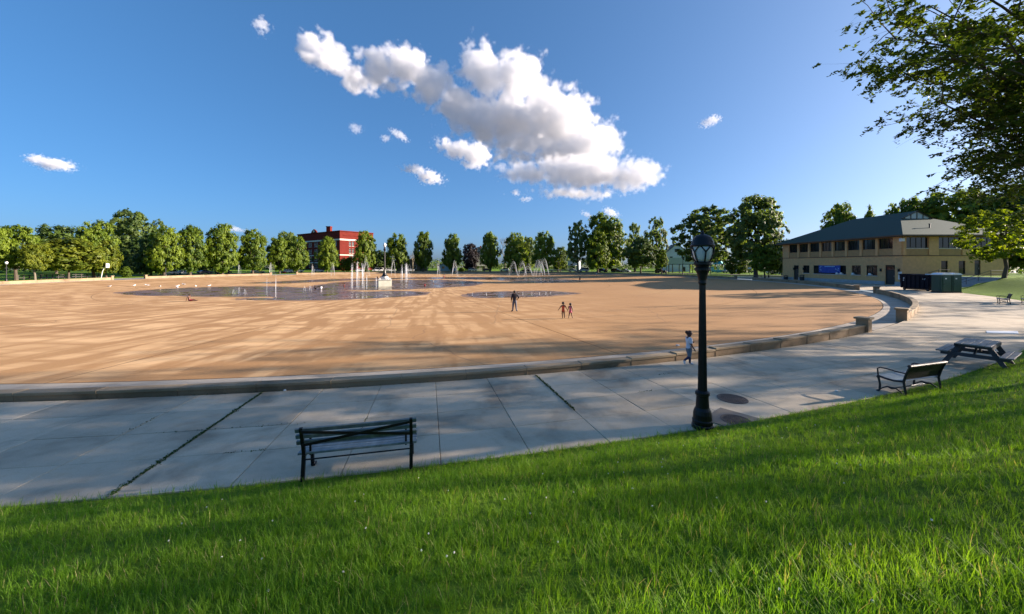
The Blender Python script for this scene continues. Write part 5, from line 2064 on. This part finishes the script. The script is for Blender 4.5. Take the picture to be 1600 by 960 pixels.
# ------------------------------------------------------------------ people
def person(label, loc, heading, ht, clothes, pose=None, kid=0.0, hair='hair', fingers=True, puff=False, group=None):
    """one continuous skinned body; local +y is where the person faces"""
    zs = lambda a, b: a + (b - a) * kid
    hz, kz, shz, nz, hd = zs(.50, .45), zs(.275, .25), zs(.81, .765), zs(.85, .80), zs(.925, .895)
    hr = zs(.056, .072)
    J = dict(pelvis=(0, 0, hz + .02), waist=(0, .0, hz + .11), chest=(0, 0, shz - .06), neck=(0, -.005, nz), head=(0, .012, hd), crown=(0, .0, hd + hr * .75))
    for s, n in ((-1, 'L'), (1, 'R')):
        J['sh' + n] = (s * .098, 0, shz)
        J['el' + n] = (s * .135, -.015, shz - .175)
        J['wr' + n] = (s * .145, .03, shz - .315)
        J['ha' + n] = (s * .146, .045, shz - .36)
        J['hip' + n] = (s * .048, 0, hz - .02)
        J['kn' + n] = (s * .054, .012, kz)
        J['an' + n] = (s * .056, -.012, .045)
        J['to' + n] = (s * .066, .085, .018)
    J.update(pose or {})
    Rr = dict(pelvis=.074, waist=.064, chest=.076, neck=.027, head=hr, crown=hr * .62, sh=.040, el=.026, wr=.018, ha=.020, hip=.056, kn=.036, an=.023, to=.018)
    names = list(J)
    E = [('pelvis', 'waist'), ('waist', 'chest'), ('chest', 'neck'), ('neck', 'head'), ('head', 'crown')]
    for n in 'LR':
        E += [('chest', 'sh' + n), ('sh' + n, 'el' + n), ('el' + n, 'wr' + n), ('wr' + n, 'ha' + n), ('pelvis', 'hip' + n), ('hip' + n, 'kn' + n), ('kn' + n, 'an' + n), ('an' + n, 'to' + n)]
    V = [Vector(J[n]) * ht for n in names]
    Rad = [Rr[n if n in Rr else n[:-1]] * ht for n in names]
    I = [(names.index(a), names.index(b)) for a, b in E]
    nose = Vector(J['head']) + Vector((0, hr * 1.08, -.008))
    V.append(nose * ht)
    Rad.append(.012 * ht)
    I.append((names.index('head'), len(V) - 1))
    if fingers:
        for n, s in (('L', -1), ('R', 1)):
            hp, wp = Vector(J['ha' + n]), Vector(J['wr' + n])
            d = (hp - wp).normalized()
            sd = d.cross(Vector((s, 0, 0.0)))
            sd = sd.normalized() if sd.length > .1 else Vector((0, 1, 0))
            cu = Vector((-s * .25, 0, 0))
            for q in range(4):
                a = hp + sd * (.009 * (q - 1.5)) + d * .012
                L = (.030, .036, .034, .026)[q]
                b = a + (d + cu * .4).normalized() * L * .55
                c = b + (d + cu * 1.4).normalized() * L * .45
                V += [a * ht, b * ht, c * ht]
                Rad += [.006 * ht, .0055 * ht, .0045 * ht]
                I += [(names.index('ha' + n), len(V) - 3), (len(V) - 3, len(V) - 2), (len(V) - 2, len(V) - 1)]
            a = wp.lerp(hp, .6) + sd * .018
            b = a + (d + sd * .9).normalized() * .024
            V += [a * ht, b * ht]
            Rad += [.0075 * ht, .0055 * ht]
            I += [(names.index('ha' + n), len(V) - 2), (len(V) - 2, len(V) - 1)]
    me = bpy.data.meshes.new('skeleton')
    me.from_pydata(V, I, [])
    o = bpy.data.objects.new('skeleton', me)
    COL.objects.link(o)
    md = o.modifiers.new('skin', 'SKIN')
    md.use_smooth_shade = True
    for k, r in enumerate(Rad):
        me.skin_vertices[0].data[k].radius = (r, r)
    me.skin_vertices[0].data[0].use_root = True
    sb = o.modifiers.new('sub', 'SUBSURF')
    sb.levels = sb.render_levels = 2
    dg = bpy.context.evaluated_depsgraph_get()
    body = bpy.data.meshes.new_from_object(o.evaluated_get(dg))
    bpy.data.objects.remove(o)
    body.name = 'body'
    body.materials.clear()
    body.materials.append(M['skin'])
    t = thing('person', label, 'person', loc, heading, group)
    link('body', body, t)
    # clothes: offset copies of the faces that belong to given bones
    segs = [(a, b, V[names.index(a)], V[names.index(b)]) for a, b in E]
    area = {}
    bv = body.vertices
    for f in body.polygons:
        c = f.center
        best, bs = 1e9, None
        for a, b, p, q in segs:
            u = max(0, min(1, (c - p).dot(q - p) / max(1e-9, (q - p).length_squared)))
            dd = (c - p.lerp(q, u)).length
            if dd < best:
                best, bs = dd, (a, b, u)
        area.setdefault(bs[:2], []).append((f, bs[2]))
    for nm, mt, parts, inf in clothes:
        vid, vs, fs = {}, [], []
        for seg, lo_, hi_ in parts:
            for f, u in area.get(seg, []):
                if lo_ <= u <= hi_:
                    ff = []
                    for v in f.vertices:
                        if v not in vid:
                            vid[v] = len(vs)
                            vs.append(bv[v].co + bv[v].normal * inf * ht)
                        ff.append(vid[v])
                    fs.append(ff)
        if fs:
            cm = bpy.data.meshes.new(nm)
            cm.from_pydata(vs, [], fs)
            cm.materials.append(M[mt])
            cm.polygons.foreach_set('use_smooth', [True] * len(cm.polygons))
            link(nm, cm, t)
    # hair: cap over the back and top of the head
    hc = Vector(J['head']) * ht
    R0 = hr * ht * 1.12
    bm = bmesh.new()
    bmesh.ops.create_icosphere(bm, subdivisions=3, radius=1)
    rr_ = random.Random(3)
    for v in bm.verts:
        x, y, z = v.co
        k = R0 * (1.0 + rr_.uniform(-.05, .06))
        if y > .25 and z < .45:
            k *= .72
        v.co = Vector((x * k * .98, y * k - R0 * .12, z * k * 1.1 + R0 * .16))
    if puff:
        g = bmesh.ops.create_icosphere(bm, subdivisions=3, radius=R0 * .62)['verts']
        for v in g:
            v.co = v.co * rr_.uniform(.9, 1.12) + Vector((0, -R0 * 1.05, R0 * .62))
    hm = bpy.data.meshes.new('hair')
    bm.to_mesh(hm)
    bm.free()
    hm.materials.append(M[hair])
    link('hair', hm, t, hc)
    em = MB()
    for s in (-1, 1):
        em.lathe([(.002, -.006), (.007, 0), (.002, .006)], 8, (s * hr * ht * .38, hr * ht * .93, hr * ht * .12))
    em.build('eyes', M['black'], t, hc)
    return t


TORSO = [('pelvis', 'waist'), ('waist', 'chest'), ('chest', 'neck'), ('chest', 'shL'), ('chest', 'shR')]
full = lambda *s: [(q, 0, 1) for q in s]
LEGS = ('hipL', 'knL'), ('hipR', 'knR')
SHIN = ('knL', 'anL'), ('knR', 'anR')
FEET = ('anL', 'toL'), ('anR', 'toR')
HIPS = ('pelvis', 'hipL'), ('pelvis', 'hipR')
UPARM = ('shL', 'elL'), ('shR', 'elR')
FORE = ('elL', 'wrL'), ('elR', 'wrR')
NK = (('chest', 'neck'), 0, .55)

cp = G(1076.5, 571)
cp.z = 0.0
person('child in white t-shirt and leggings walking along the wall left of the lamp post', cp, R_(-88), 1.22,
       [('tshirt', 'tshirt', full(*TORSO[:2], *TORSO[3:]) + [NK] + [(q, 0, .75) for q in UPARM], .010),
        ('shorts', 'jeans', full(*HIPS, *LEGS) + [(TORSO[0], 0, .25)], .013),
        ('leggings', 'leggings', full(*SHIN), .005), ('shoe', 'tshirt', full(*FEET), .008)],
       dict(knL=(-.05, .05, .245), anL=(-.052, .055, .045), toL=(-.058, .155, .018),
            knR=(.05, -.02, .25), anR=(.052, -.165, .15), toR=(.056, -.145, .05),
            elR=(.125, .01, .60), wrR=(.12, .085, .49), haR=(.118, .105, .455),
            elL=(-.13, .02, .59), wrL=(-.07, .12, .63), haL=(-.045, .14, .645), head=(0, .03, .89), crown=(0, .018, .94)), kid=1.0, hair='redhair', puff=True)
q = G(804, 487)
person('adult in black top and slate trousers standing on the basin floor, hand on hip', q, R_(8), 1.78,
       [('top', 'blacktop', full(*TORSO[:2], *TORSO[3:], *UPARM) + [NK] + [(k, 0, .5) for k in FORE], .012),
        ('trousers', 'trousers', full(*HIPS, *LEGS, *SHIN) + [(TORSO[0], 0, .2)], .010), ('shoe', 'shoe', full(*FEET), .008)],
       dict(elR=(.205, -.04, .68), wrR=(.135, .0, .58), haR=(.11, .015, .56), elL=(-.14, -.02, .64), wrL=(-.155, .01, .50), haL=(-.158, .02, .455),
            anL=(-.09, 0, .045), toL=(-.155, .06, .018), anR=(.09, 0, .045), toR=(.155, .06, .018), knL=(-.07, .01, .275), knR=(.07, .01, .275)), hair='hair')
q = G(880, 498)
person('girl in orange swimsuit holding the hand of the girl in pink', q, R_(6), 1.22,
       [('swimsuit', 'orange', full(*TORSO[:2], *HIPS) + [(TORSO[2], 0, .3), (TORSO[3], 0, .7), (TORSO[4], 0, .7)], .006)],
       dict(elL=(-.19, .0, .65), wrL=(-.26, .02, .535), haL=(-.285, .03, .50), elR=(.18, -.01, .63), wrR=(.25, .01, .51), haR=(.275, .015, .475),
            anL=(-.03, -.0, .045), toL=(-.04, .09, .018), knR=(.07, .05, .25), anR=(.085, .0, .05), toR=(.10, .09, .02)), kid=1, puff=True)
q2 = q + Vector((.52, .02, 0))
person('girl in pink swimsuit stepping out beside the girl in orange', q2, R_(-14), 1.13,
       [('swimsuit', 'pink', full(*TORSO[:2], *HIPS) + [(TORSO[2], 0, .3), (TORSO[3], 0, .7), (TORSO[4], 0, .7)] + [(k, 0, .3) for k in LEGS], .006)],
       dict(elL=(-.13, -.02, .61), wrL=(-.17, .03, .49), haL=(-.18, .05, .455), anL=(-.10, -.07, .06), toL=(-.12, .0, .02), knL=(-.075, .02, .25),
            knR=(.075, .05, .25), anR=(.13, .06, .045), toR=(.15, .14, .018)), kid=1)
q = G(296, 471)
SIT = dict(pelvis=(0, 0, .075), waist=(0, -.03, .16), chest=(0, -.03, .29), neck=(0, -.01, .365), head=(0, .015, .44), crown=(0, .0, .485),
           shL=(-.098, -.02, .345), shR=(.098, -.02, .345), elL=(-.14, -.08, .20), elR=(.14, -.08, .20), wrL=(-.13, -.12, .05), wrR=(.13, -.12, .05), haL=(-.13, -.14, .02), haR=(.13, -.14, .02),
           hipL=(-.05, .05, .065), hipR=(.05, .05, .065), knL=(-.06, .26, .10), knR=(.07, .25, .07), anL=(-.06, .46, .03), anR=(.07, .47, .03), toL=(-.065, .50, .09), toR=(.075, .51, .09))
person('person in dark red sitting on the basin floor before the left puddle', q, R_(-80), 1.6,
       [('clothing', 'redcloth', full(*HIPS, *LEGS) + [(TORSO[0], 0, .6)], .010)], SIT)
tiny = [(694, 436.5, 1.45, 'distant person in dark clothes standing beyond the fountain plume', 'redcloth', {}),
        (906, 440.5, 1.35, 'distant child in dark clothes standing at the right end of the far puddle', 'redcloth', {}),
        (637, 446, 1.15, 'distant child playing at the foot of the big white plume', 'blacktop', {}),
        (677, 444, 1.2, 'distant child in blue walking in the middle puddle', 'jeans', {}),
        (538, 452, 1.1, 'distant child bending left of the white water curtain', 'redcloth', {}),
        (932, 431.5, 1.6, 'distant person in white by the far wall under the biggest tree', 'tshirt', {})]
for px, py, h, lb, cl, ps in tiny:
    person(lb, G(px, py), R_((px * 53) % 360), h, [('clothing', cl, full(*TORSO[:2], *HIPS) + [(k, 0, .6) for k in LEGS] + [NK], .010)], ps, kid=.8, fingers=True)
CRO = dict(SIT)
CRO.update(knL=(-.07, .17, .24), knR=(.07, .17, .24), anL=(-.06, .14, .03), anR=(.06, .14, .03), toL=(-.065, .22, .018), toR=(.065, .22, .018), elL=(-.13, .06, .22), elR=(.13, .06, .22),
           wrL=(-.08, .18, .20), wrR=(.08, .18, .20), haL=(-.06, .20, .17), haR=(.06, .20, .17))
for px, py, h, lb, cl, hd_ in ((664, 448, 1.3, 'distant child in red crouching in the middle puddle', 'redcloth', 30), (492, 452.5, 1.25, 'distant child in dark clothes crouching beside a child in white', 'blacktop', -60),
                               (502, 452.5, 1.25, 'distant child in white crouching beside the puddle edge', 'tshirt', 60)):
    person(lb, G(px, py), R_(hd_), h, [('clothing', cl, full(*TORSO, *HIPS, *LEGS), .012)], CRO, kid=.7)
for k, (dx, cl, lb) in enumerate(((-1.05, 'redcloth', 'distant child sitting on the left corner of the pedestal'), (-.35, 'tshirt', 'distant child in white sitting near the light pole base'))):
    pp = Vector((fp.x + dx - .2, fp.y - .75, fp.z + 1.44))
    person(lb, pp, R_(170), 1.2, [('clothing', cl, full(*TORSO, *HIPS), .012)], CRO, kid=.7)

# gulls and litter
gm = MB()
gm.tube([(-.26, 0, .20), (-.12, 0, .20), (.02, 0, .22), (.14, 0, .25), (.20, 0, .31), (.25, 0, .32), (.29, 0, .315)], [.015, .06, .085, .07, .042, .04, .012], 8)
GB = gm.mesh('body', M['gull'], smooth=True)
gm = MB()
for s in (-1, 1):
    gm.tube([(.1, s * .075, .25), (-.08, s * .085, .24), (-.32, s * .03, .20)], [.03, .045, .008], 6)
GW = gm.mesh('wings', M['gullgrey'], smooth=True)
gm = MB()
for s in (-1, 1):
    gm.tube([(.02, s * .03, .15), (.03, s * .03, 0)], .008, 4)
    gm.box((.05, s * .03, .005), (.07, .04, .01))
gm.tube([(.28, 0, .315), (.34, 0, .305)], [.012, .003], 5)
GLG = gm.mesh('legs_and_bill', M['timber'])
GP = ((171, 450, 'leftmost gull, alone on the dry basin floor'), (210, 448.5, 'gull at the left tip of the left puddle, second from the left'), (230, 448, 'gull by the left puddle edge, third from the left'),
      (250, 450, 'gull standing at the puddle edge left of a close pair'), (277, 449.5, 'left gull of a close pair behind the seated person'), (287, 446.5, 'farthest gull, set back behind the seated person'),
      (306, 449.5, 'gull beside the dry patch right of the seated person'), (326, 449, 'rightmost gull near the short thin jets'), (277, 452, 'gull in the shallow water nearest the seated person'))
for i, (px, py, lb) in enumerate(GP):
    t = thing('gull', lb, 'gull', G(px, py), i * 1.9, 'gulls at the edge of the left puddle')
    for nm, me in (('body', GB), ('wings', GW), ('legs_and_bill', GLG)):
        o = link(nm, me, t)
        o.scale = (1.25,) * 3


def scrap(label, cat, p, s, seed):
    rs_ = random.Random(seed)
    bm = bmesh.new()
    bmesh.ops.create_icosphere(bm, subdivisions=2, radius=1)
    for v in bm.verts:
        v.co = Vector((v.co.x * s * rs_.uniform(.7, 1.2), v.co.y * s * .6 * rs_.uniform(.7, 1.2), max(0, v.co.z * s * .5 * rs_.uniform(.6, 1.2) + s * .3)))
    me = bpy.data.meshes.new('litter')
    bm.to_mesh(me)
    bm.free()
    me.materials.append(M['white'])
    tag(link('litter', me, None, p), label, cat)


scrap('white plastic bag lying on the basin floor left of the walking child', 'litter', G(1059, 541), .10, 1)
p = G(445, 611)
scrap('white paper scrap at the foot of the wall above the slatted bench', 'litter', Vector((p.x, p.y, .004)), .05, 2)
scrap('tiny white scrap on the walkway left of the metal bench', 'litter', G(1307, 612), .05, 3)

# ------------------------------------------------------------------ grass on the bank, weeds, clover
def blade_tuft(seed, n=15, rad=.055, h0=.05, h1=.11):
    rs = np.random.RandomState(seed)
    vs, fs, val = [], [], []
    for i in range(n):
        a, r = rs.uniform(0, 6.28), rad * rs.uniform() ** .5
        x, y = r * math.cos(a), r * math.sin(a)
        h = rs.uniform(h0, h1)
        b = rs.uniform(0, 6.28)
        ln = h * rs.uniform(.15, .75)
        wd = rs.uniform(.0013, .0026)
        dx, dy = math.cos(b), math.sin(b)
        sx, sy = -dy * wd, dx * wd
        o = len(vs)
        for t, k in ((0, 1), (.45, .9), (.8, .6)):
            lx = ln * t * t
            z = h * (t - .18 * t * t * ln / h)
            vs += [(x + dx * lx - sx * k, y + dy * lx - sy * k, z), (x + dx * lx + sx * k, y + dy * lx + sy * k, z)]
        vs.append((x + dx * ln, y + dy * ln, h * (1 - .22 * ln / h)))
        fs += [(o, o + 1, o + 3, o + 2), (o + 2, o + 3, o + 5, o + 4), (o + 4, o + 5, o + 6)]
        val += [rs.uniform()] * 3
    me = bpy.data.meshes.new('tuft')
    me.from_pydata(vs, [], fs)
    at_ = me.attributes.new('leafv', 'FLOAT', 'FACE')
    at_.data.foreach_set('value', np.array(val, dtype=np.float32))
    me.materials.append(M['grass'])
    return bpy.data.objects.new('tuft', me)


tufts = [blade_tuft(1, 20, .055, .028, .062), blade_tuft(2, 18, .06, .024, .055), blade_tuft(3, 14, .05, .04, .085), blade_tuft(4, 6, .04, .07, .14)]
ra = [80.0 + .12 * i for i in range(6)] + [80.72 + .3 * i for i in range(50)]
aa = [-125 + .35 * i for i in range(int(66 / .35) + 1)]
gr_rows = [[(CX + r * math.cos(R_(a)), CY + r * math.sin(R_(a)), zland(CX + r * math.cos(R_(a)), CY + r * math.sin(R_(a))) - .006) for a in aa] for r in ra]
gro = sheet('grass', gr_rows, M['lawn'])
tag(gro, 'lush green grass growing on the bank in the foreground', 'grass', kind='stuff')
dn = []
rs = random.Random(5)
for row in gr_rows:
    for x, y, z in row:
        d = math.hypot(x, y)
        az = math.degrees(math.atan2(x, y))
        k = 620 if d < 3 else 620 * (3 / d) ** 1.05
        if abs(az) > 66 and d > 2.5 or d > 42:
            k *= .12
        if z < -.02:
            k *= .3
        k *= .8 + .4 * math.sin(x * 1.3 + 2 * math.sin(y * .9)) * math.sin(y * 1.9 + x * .4)
        dn.append(max(0, k))
at_ = gro.data.attributes.new('dens', 'FLOAT', 'POINT')
at_.data.foreach_set('value', np.array(dn, dtype=np.float32))
ng = bpy.data.node_groups.new('grass_nodes', 'GeometryNodeTree')
ng.interface.new_socket('Geometry', in_out='INPUT', socket_type='NodeSocketGeometry')
ng.interface.new_socket('Geometry', in_out='OUTPUT', socket_type='NodeSocketGeometry')
N_ = ng.nodes
gi, go = N_.new('NodeGroupInput'), N_.new('NodeGroupOutput')
ds = N_.new('GeometryNodeDistributePointsOnFaces')
na = N_.new('GeometryNodeInputNamedAttribute')
na.data_type = 'FLOAT'
na.inputs['Name'].default_value = 'dens'
ng.links.new(gi.outputs[0], ds.inputs['Mesh'])
ng.links.new(na.outputs['Attribute'], ds.inputs['Density'])
g2i = N_.new('GeometryNodeGeometryToInstance')
for tf in tufts:
    oi = N_.new('GeometryNodeObjectInfo')
    oi.inputs['Object'].default_value = tf
    ng.links.new(oi.outputs['Geometry'], g2i.inputs[0])
ip = N_.new('GeometryNodeInstanceOnPoints')
ng.links.new(ds.outputs['Points'], ip.inputs['Points'])
ng.links.new(g2i.outputs[0], ip.inputs['Instance'])
ip.inputs['Pick Instance'].default_value = True


def rnd_node(tp, lo_, hi_, seed):
    r_ = N_.new('FunctionNodeRandomValue')
    r_.data_type = tp
    ii = {'FLOAT': (2, 3), 'FLOAT_VECTOR': (0, 1), 'INT': (4, 5)}[tp]
    r_.inputs[ii[0]].default_value = lo_
    r_.inputs[ii[1]].default_value = hi_
    r_.inputs['Seed'].default_value = seed
    return r_.outputs[{'FLOAT': 1, 'FLOAT_VECTOR': 0, 'INT': 2}[tp]]


fl = N_.new('ShaderNodeMath')
fl.operation = 'POWER'
ng.links.new(rnd_node('FLOAT', 0.0, 1.0, 4), fl.inputs[0])
fl.inputs[1].default_value = 2.1
fm = N_.new('ShaderNodeMath')
fm.operation = 'MULTIPLY'
ng.links.new(fl.outputs[0], fm.inputs[0])
fm.inputs[1].default_value = 3.99
ng.links.new(fm.outputs[0], ip.inputs['Instance Index'])
ng.links.new(rnd_node('FLOAT_VECTOR', (-.22, -.22, 0), (.22, .22, 6.283), 1), ip.inputs['Rotation'])
ng.links.new(rnd_node('FLOAT', .75, 1.25, 2), ip.inputs['Scale'])
jn = N_.new('GeometryNodeJoinGeometry')
ng.links.new(ip.outputs[0], jn.inputs[0])
ng.links.new(gi.outputs[0], jn.inputs[0])
ng.links.new(jn.outputs[0], go.inputs[0])
mdg = gro.modifiers.new('grass', 'NODES')
mdg.node_group = ng

rs = np.random.RandomState(9)
wp = []
for k, f0, f1, n in ((0, .0, 1, 1500), (5, .35, .98, 900), (-1, .5, .7, 30), (2, .3, .5, 40)):
    a = TH0 + k * DTH
    for f in rs.uniform(f0, f1, n):
        v = rp(80 - 4.6 * f, a)
        wd = .013 + .022 * max(0, math.sin(f * 37 + k)) * max(0, math.sin(f * 11))
        wp.append((v.x + rs.normal() * wd, v.y + rs.normal() * wd, rs.uniform(.0, .035)))
for rr, a0, a1, n in ((ring_r[2], -81.5, -79.2, 60), (ring_r[3], -83.2, -82.6, 30), (ring_r[3], -80.0, -79.5, 30), (ring_r[2], -73.2, -72.8, 18), (ring_r[1], -72.0, -71.7, 16), (75.37, -92, -62, 420)):
    for a in rs.uniform(a0, a1, n):
        v = rp(rr, a)
        wp.append((v.x + rs.normal() * .018, v.y + rs.normal() * .018, rs.uniform(0, .022)))
P = np.array(wp)
N = rs.normal(size=P.shape) + np.array([0, 0, .6])
tag(link('weeds', leaves_mesh('weeds', P, N, rs.uniform(.008, .022, len(P)), M['weed'], rs)), 'green weeds growing in the joints of the walkway slabs', 'weeds', kind='stuff')
P, N = [], []
for i in range(90):
    a_, d_ = rs.uniform(-.8, .85), rs.uniform(2.6, 9)
    x, y = d_ * math.sin(a_), d_ * math.cos(a_)
    if polar(x, y)[0] < 80.5:
        continue
    z = zland(x, y) + rs.uniform(.05, .09)
    g = rs.normal(size=(14, 3))
    g /= np.linalg.norm(g, axis=1)[:, None]
    P.append(np.array([x, y, z]) + g * .007)
    N.append(g)
P, N = np.vstack(P), np.vstack(N)
tag(link('clover_flowers', leaves_mesh('clover_flowers', P, N, np.full(len(P), .006), M['clover'], rs)), 'small white clover flowers scattered in the bank grass', 'flowers', kind='stuff')


# ------------------------------------------------------------------ clouds: real volumes lit by the sun and sky
def cloud_mat():
    m = bpy.data.materials.new('cloud_vapour')
    m.use_nodes = True
    nt = m.node_tree
    nt.nodes.remove(nt.nodes['Principled BSDF'])
    v = nt.nodes.new('ShaderNodeVolumePrincipled')
    v.inputs['Color'].default_value = (.95, .95, .955, 1)
    v.inputs['Density'].default_value = 1.0
    v.inputs['Density Attribute'].default_value = 'density'
    v.inputs['Anisotropy'].default_value = 0.0
    nt.links.new(v.outputs[0], nt.nodes['Material Output'].inputs['Volume'])
    return m


CLOUD_M = cloud_mat()


def cloud(label, ells, D, vox, dens=0.034, thick=0.8, amp=1.15, seed=0.0):
    """ells: lobes (column, row, half width, half height, tilt) measured in the photo, set at distance D metres"""
    S = D / F
    L = []
    for e in ells:
        cx, cy_, rx, rz = e[:4]
        tilt = R_(e[4]) if len(e) > 4 else 0
        L.append(((cx - 800) * S, D + ((rx + rz) * .12) * (1 if (int(cx) % 2) else -1) * S, (YH - cy_) * S + H, rx * S, max(rz, (rx * rz) ** .5 * thick) * S, rz * S, tilt))
    mx = 1.35
    lo = [min(l[k] - mx * max(l[3], l[5]) * (1 if k != 1 else 1) for l in L) for k in range(3)]
    hi = [max(l[k] + mx * max(l[3], l[5]) for l in L) for k in range(3)]
    lo[1] = min(l[1] - mx * l[4] for l in L)
    hi[1] = max(l[1] + mx * l[4] for l in L)
    lo[2] = min(l[2] - mx * l[5] - .15 * l[3] for l in L)
    hi[2] = max(l[2] + mx * l[5] + .15 * l[3] for l in L)
    ctr = [(a + b) / 2 for a, b in zip(lo, hi)]
    g = bpy.data.node_groups.new('cloud_nodes', 'GeometryNodeTree')
    g.interface.new_socket('Geometry', in_out='INPUT', socket_type='NodeSocketGeometry')
    g.interface.new_socket('Geometry', in_out='OUTPUT', socket_type='NodeSocketGeometry')
    t = NT(g)
    gi, go = t.n('NodeGroupInput'), t.n('NodeGroupOutput')
    pos = t.n('GeometryNodeInputPosition').outputs[0]

    def vm(op, a, b=None, sc_=None):
        nd = t.n('ShaderNodeVectorMath', operation=op)
        t.val(nd.inputs[0], a)
        if b is not None:
            t.val(nd.inputs[1], b)
        if sc_ is not None:
            nd.inputs['Scale'].default_value = sc_
        return nd.outputs['Value'] if op == 'LENGTH' else nd.outputs[0]
    big = max(max(l[5] for l in L), 8 * vox)
    sh = vm('ADD', pos, (seed, seed * .7, -seed))
    n1 = t.n('ShaderNodeTexNoise')
    n1.inputs['Scale'].default_value = .55 / big
    n1.inputs['Detail'].default_value = 2
    t.l(sh, n1.inputs['Vector'])
    w1 = vm('SCALE', vm('SUBTRACT', n1.outputs['Color'], (.5, .5, .5)), None, big * .85 * amp)
    p1 = vm('ADD', pos, w1)
    f = None
    for (x, y, z, rx, ry, rz, tilt) in L:
        q = vm('SUBTRACT', p1, (x - ctr[0], y - ctr[1], z - ctr[2]))
        if tilt:
            r_ = t.n('ShaderNodeVectorRotate', rotation_type='Y_AXIS')
            t.l(q, r_.inputs['Vector'])
            r_.inputs['Angle'].default_value = -tilt
            q = r_.outputs[0]
        ln = vm('LENGTH', vm('DIVIDE', q, (rx, ry, rz)))
        v = t.math('SUBTRACT', 1.0, ln)
        v = t.math('MULTIPLY', v, min(1.0, rz / big + .25))
        f = v if f is None else t.math('SMOOTH_MAX', f, v, .12)
    # cauliflower lobes
    vo = t.n('ShaderNodeTexVoronoi', feature='SMOOTH_F1')
    vo.inputs['Scale'].default_value = 2.2 / big
    vo.inputs['Detail'].default_value = 2.0
    vo.inputs['Roughness'].default_value = .55
    vo.inputs['Smoothness'].default_value = .4
    n2 = t.n('ShaderNodeTexNoise')
    n2.inputs['Scale'].default_value = 2.6 / big
    n2.inputs['Detail'].default_value = 7
    n2.inputs['Roughness'].default_value = .6
    t.l(sh, n2.inputs['Vector'])
    t.l(vm('ADD', sh, vm('SCALE', n2.outputs['Color'], None, big * .35)), vo.inputs['Vector'])
    f = t.math('ADD', f, t.math('MULTIPLY', t.math('SUBTRACT', .45, vo.outputs['Distance']), .6 * amp))
    f = t.math('ADD', f, t.math('MULTIPLY', t.math('SUBTRACT', n2.outputs['Fac'], .5), 1.05 * amp))
    d = t.math('MULTIPLY', t.math('MULTIPLY_ADD', f, 3.6, .62, clamp=True), dens)
    vc = t.n('GeometryNodeVolumeCube')
    t.l(d, vc.inputs['Density'])
    vc.inputs['Min'].default_value = [a - c for a, c in zip(lo, ctr)]
    vc.inputs['Max'].default_value = [a - c for a, c in zip(hi, ctr)]
    for k, nm in enumerate(('Resolution X', 'Resolution Y', 'Resolution Z')):
        vc.inputs[nm].default_value = max(8, int((hi[k] - lo[k]) / vox))
    smt = t.n('GeometryNodeSetMaterial')
    smt.inputs['Material'].default_value = CLOUD_M
    t.l(vc.outputs[0], smt.inputs[0])
    t.l(smt.outputs[0], go.inputs[0])
    vol = bpy.data.volumes.new('cloud')
    o = bpy.data.objects.new('cloud', vol)
    COL.objects.link(o)
    o.location = ctr
    md = o.modifiers.new('cloud', 'NODES')
    md.node_group = g
    tag(o, label, 'cloud', 'white clouds in the blue sky')
    return o



cloud('big white towering cloud with a grey underside, upper middle of the sky',
      [(505, 80, 46, 30, 38), (545, 108, 44, 24, 30), (592, 112, 44, 26, 20), (638, 112, 40, 36, 30), (672, 138, 46, 34, 30), (715, 165, 46, 34, 30), (760, 118, 50, 42), (812, 126, 44, 44),
       (750, 190, 40, 30, 25), (805, 180, 84, 48), (868, 194, 72, 50, 25), (935, 214, 36, 34), (830, 232, 78, 26), (888, 238, 80, 32)], 1500, 5.0)
cloud('long flat white cloud tucked under the right of the biggest cloud', [(830, 270, 62, 17), (910, 272, 90, 26), (988, 277, 46, 28), (905, 299, 80, 10)], 1280, 4.5, seed=40)
cloud('ragged white cloud hanging under the middle of the biggest cloud', [(718, 234, 38, 15, 10), (745, 240, 27, 23), (738, 262, 13, 10)], 1180, 3.2, 0.05, seed=80)
SMALL = (('small flat white cloud alone low over the left trees', [(62, 250, 18, 10, 12), (92, 259, 34, 11, 6)], .03), ('bright flat cloud below the ragged one, left of centre', [(650, 268, 26, 9, 10), (672, 277, 26, 12, 15)], .035),
         ('small tilted wisp left of the ragged cloud', [(624, 212, 20, 6, 32)], .02), ('tiny round puff beside the tilted wisp', [(603, 216, 9, 6)], .02), ('thin faint wisp further left of the tilted wisp', [(558, 202, 12, 9, 30)], .010),
         ('small white scrap of cloud under the flat long cloud', [(806, 302, 8, 7), (820, 312, 12, 5, 10)], .03), ('little bright cloud alone in the right of the sky', [(1108, 191, 19, 8, -18)], .03),
         ('small white cloud just above the far trees right of the middle', [(955, 332, 17, 8, 25)], .025), ('smaller white cloud left of the one above the far trees', [(918, 337, 12, 6, 30)], .025),
         ('faint upright wisp high in the left sky', [(409, 38, 9, 16, 10)], .012), ('low thin white streak over the left lindens', [(372, 359, 24, 5, 8)], .018))
for i_, (lb, el, dd) in enumerate(SMALL):
    cloud(lb, el, 1150, 1.9, dd * 1.9, amp=1.5, seed=100 + 37 * i_)
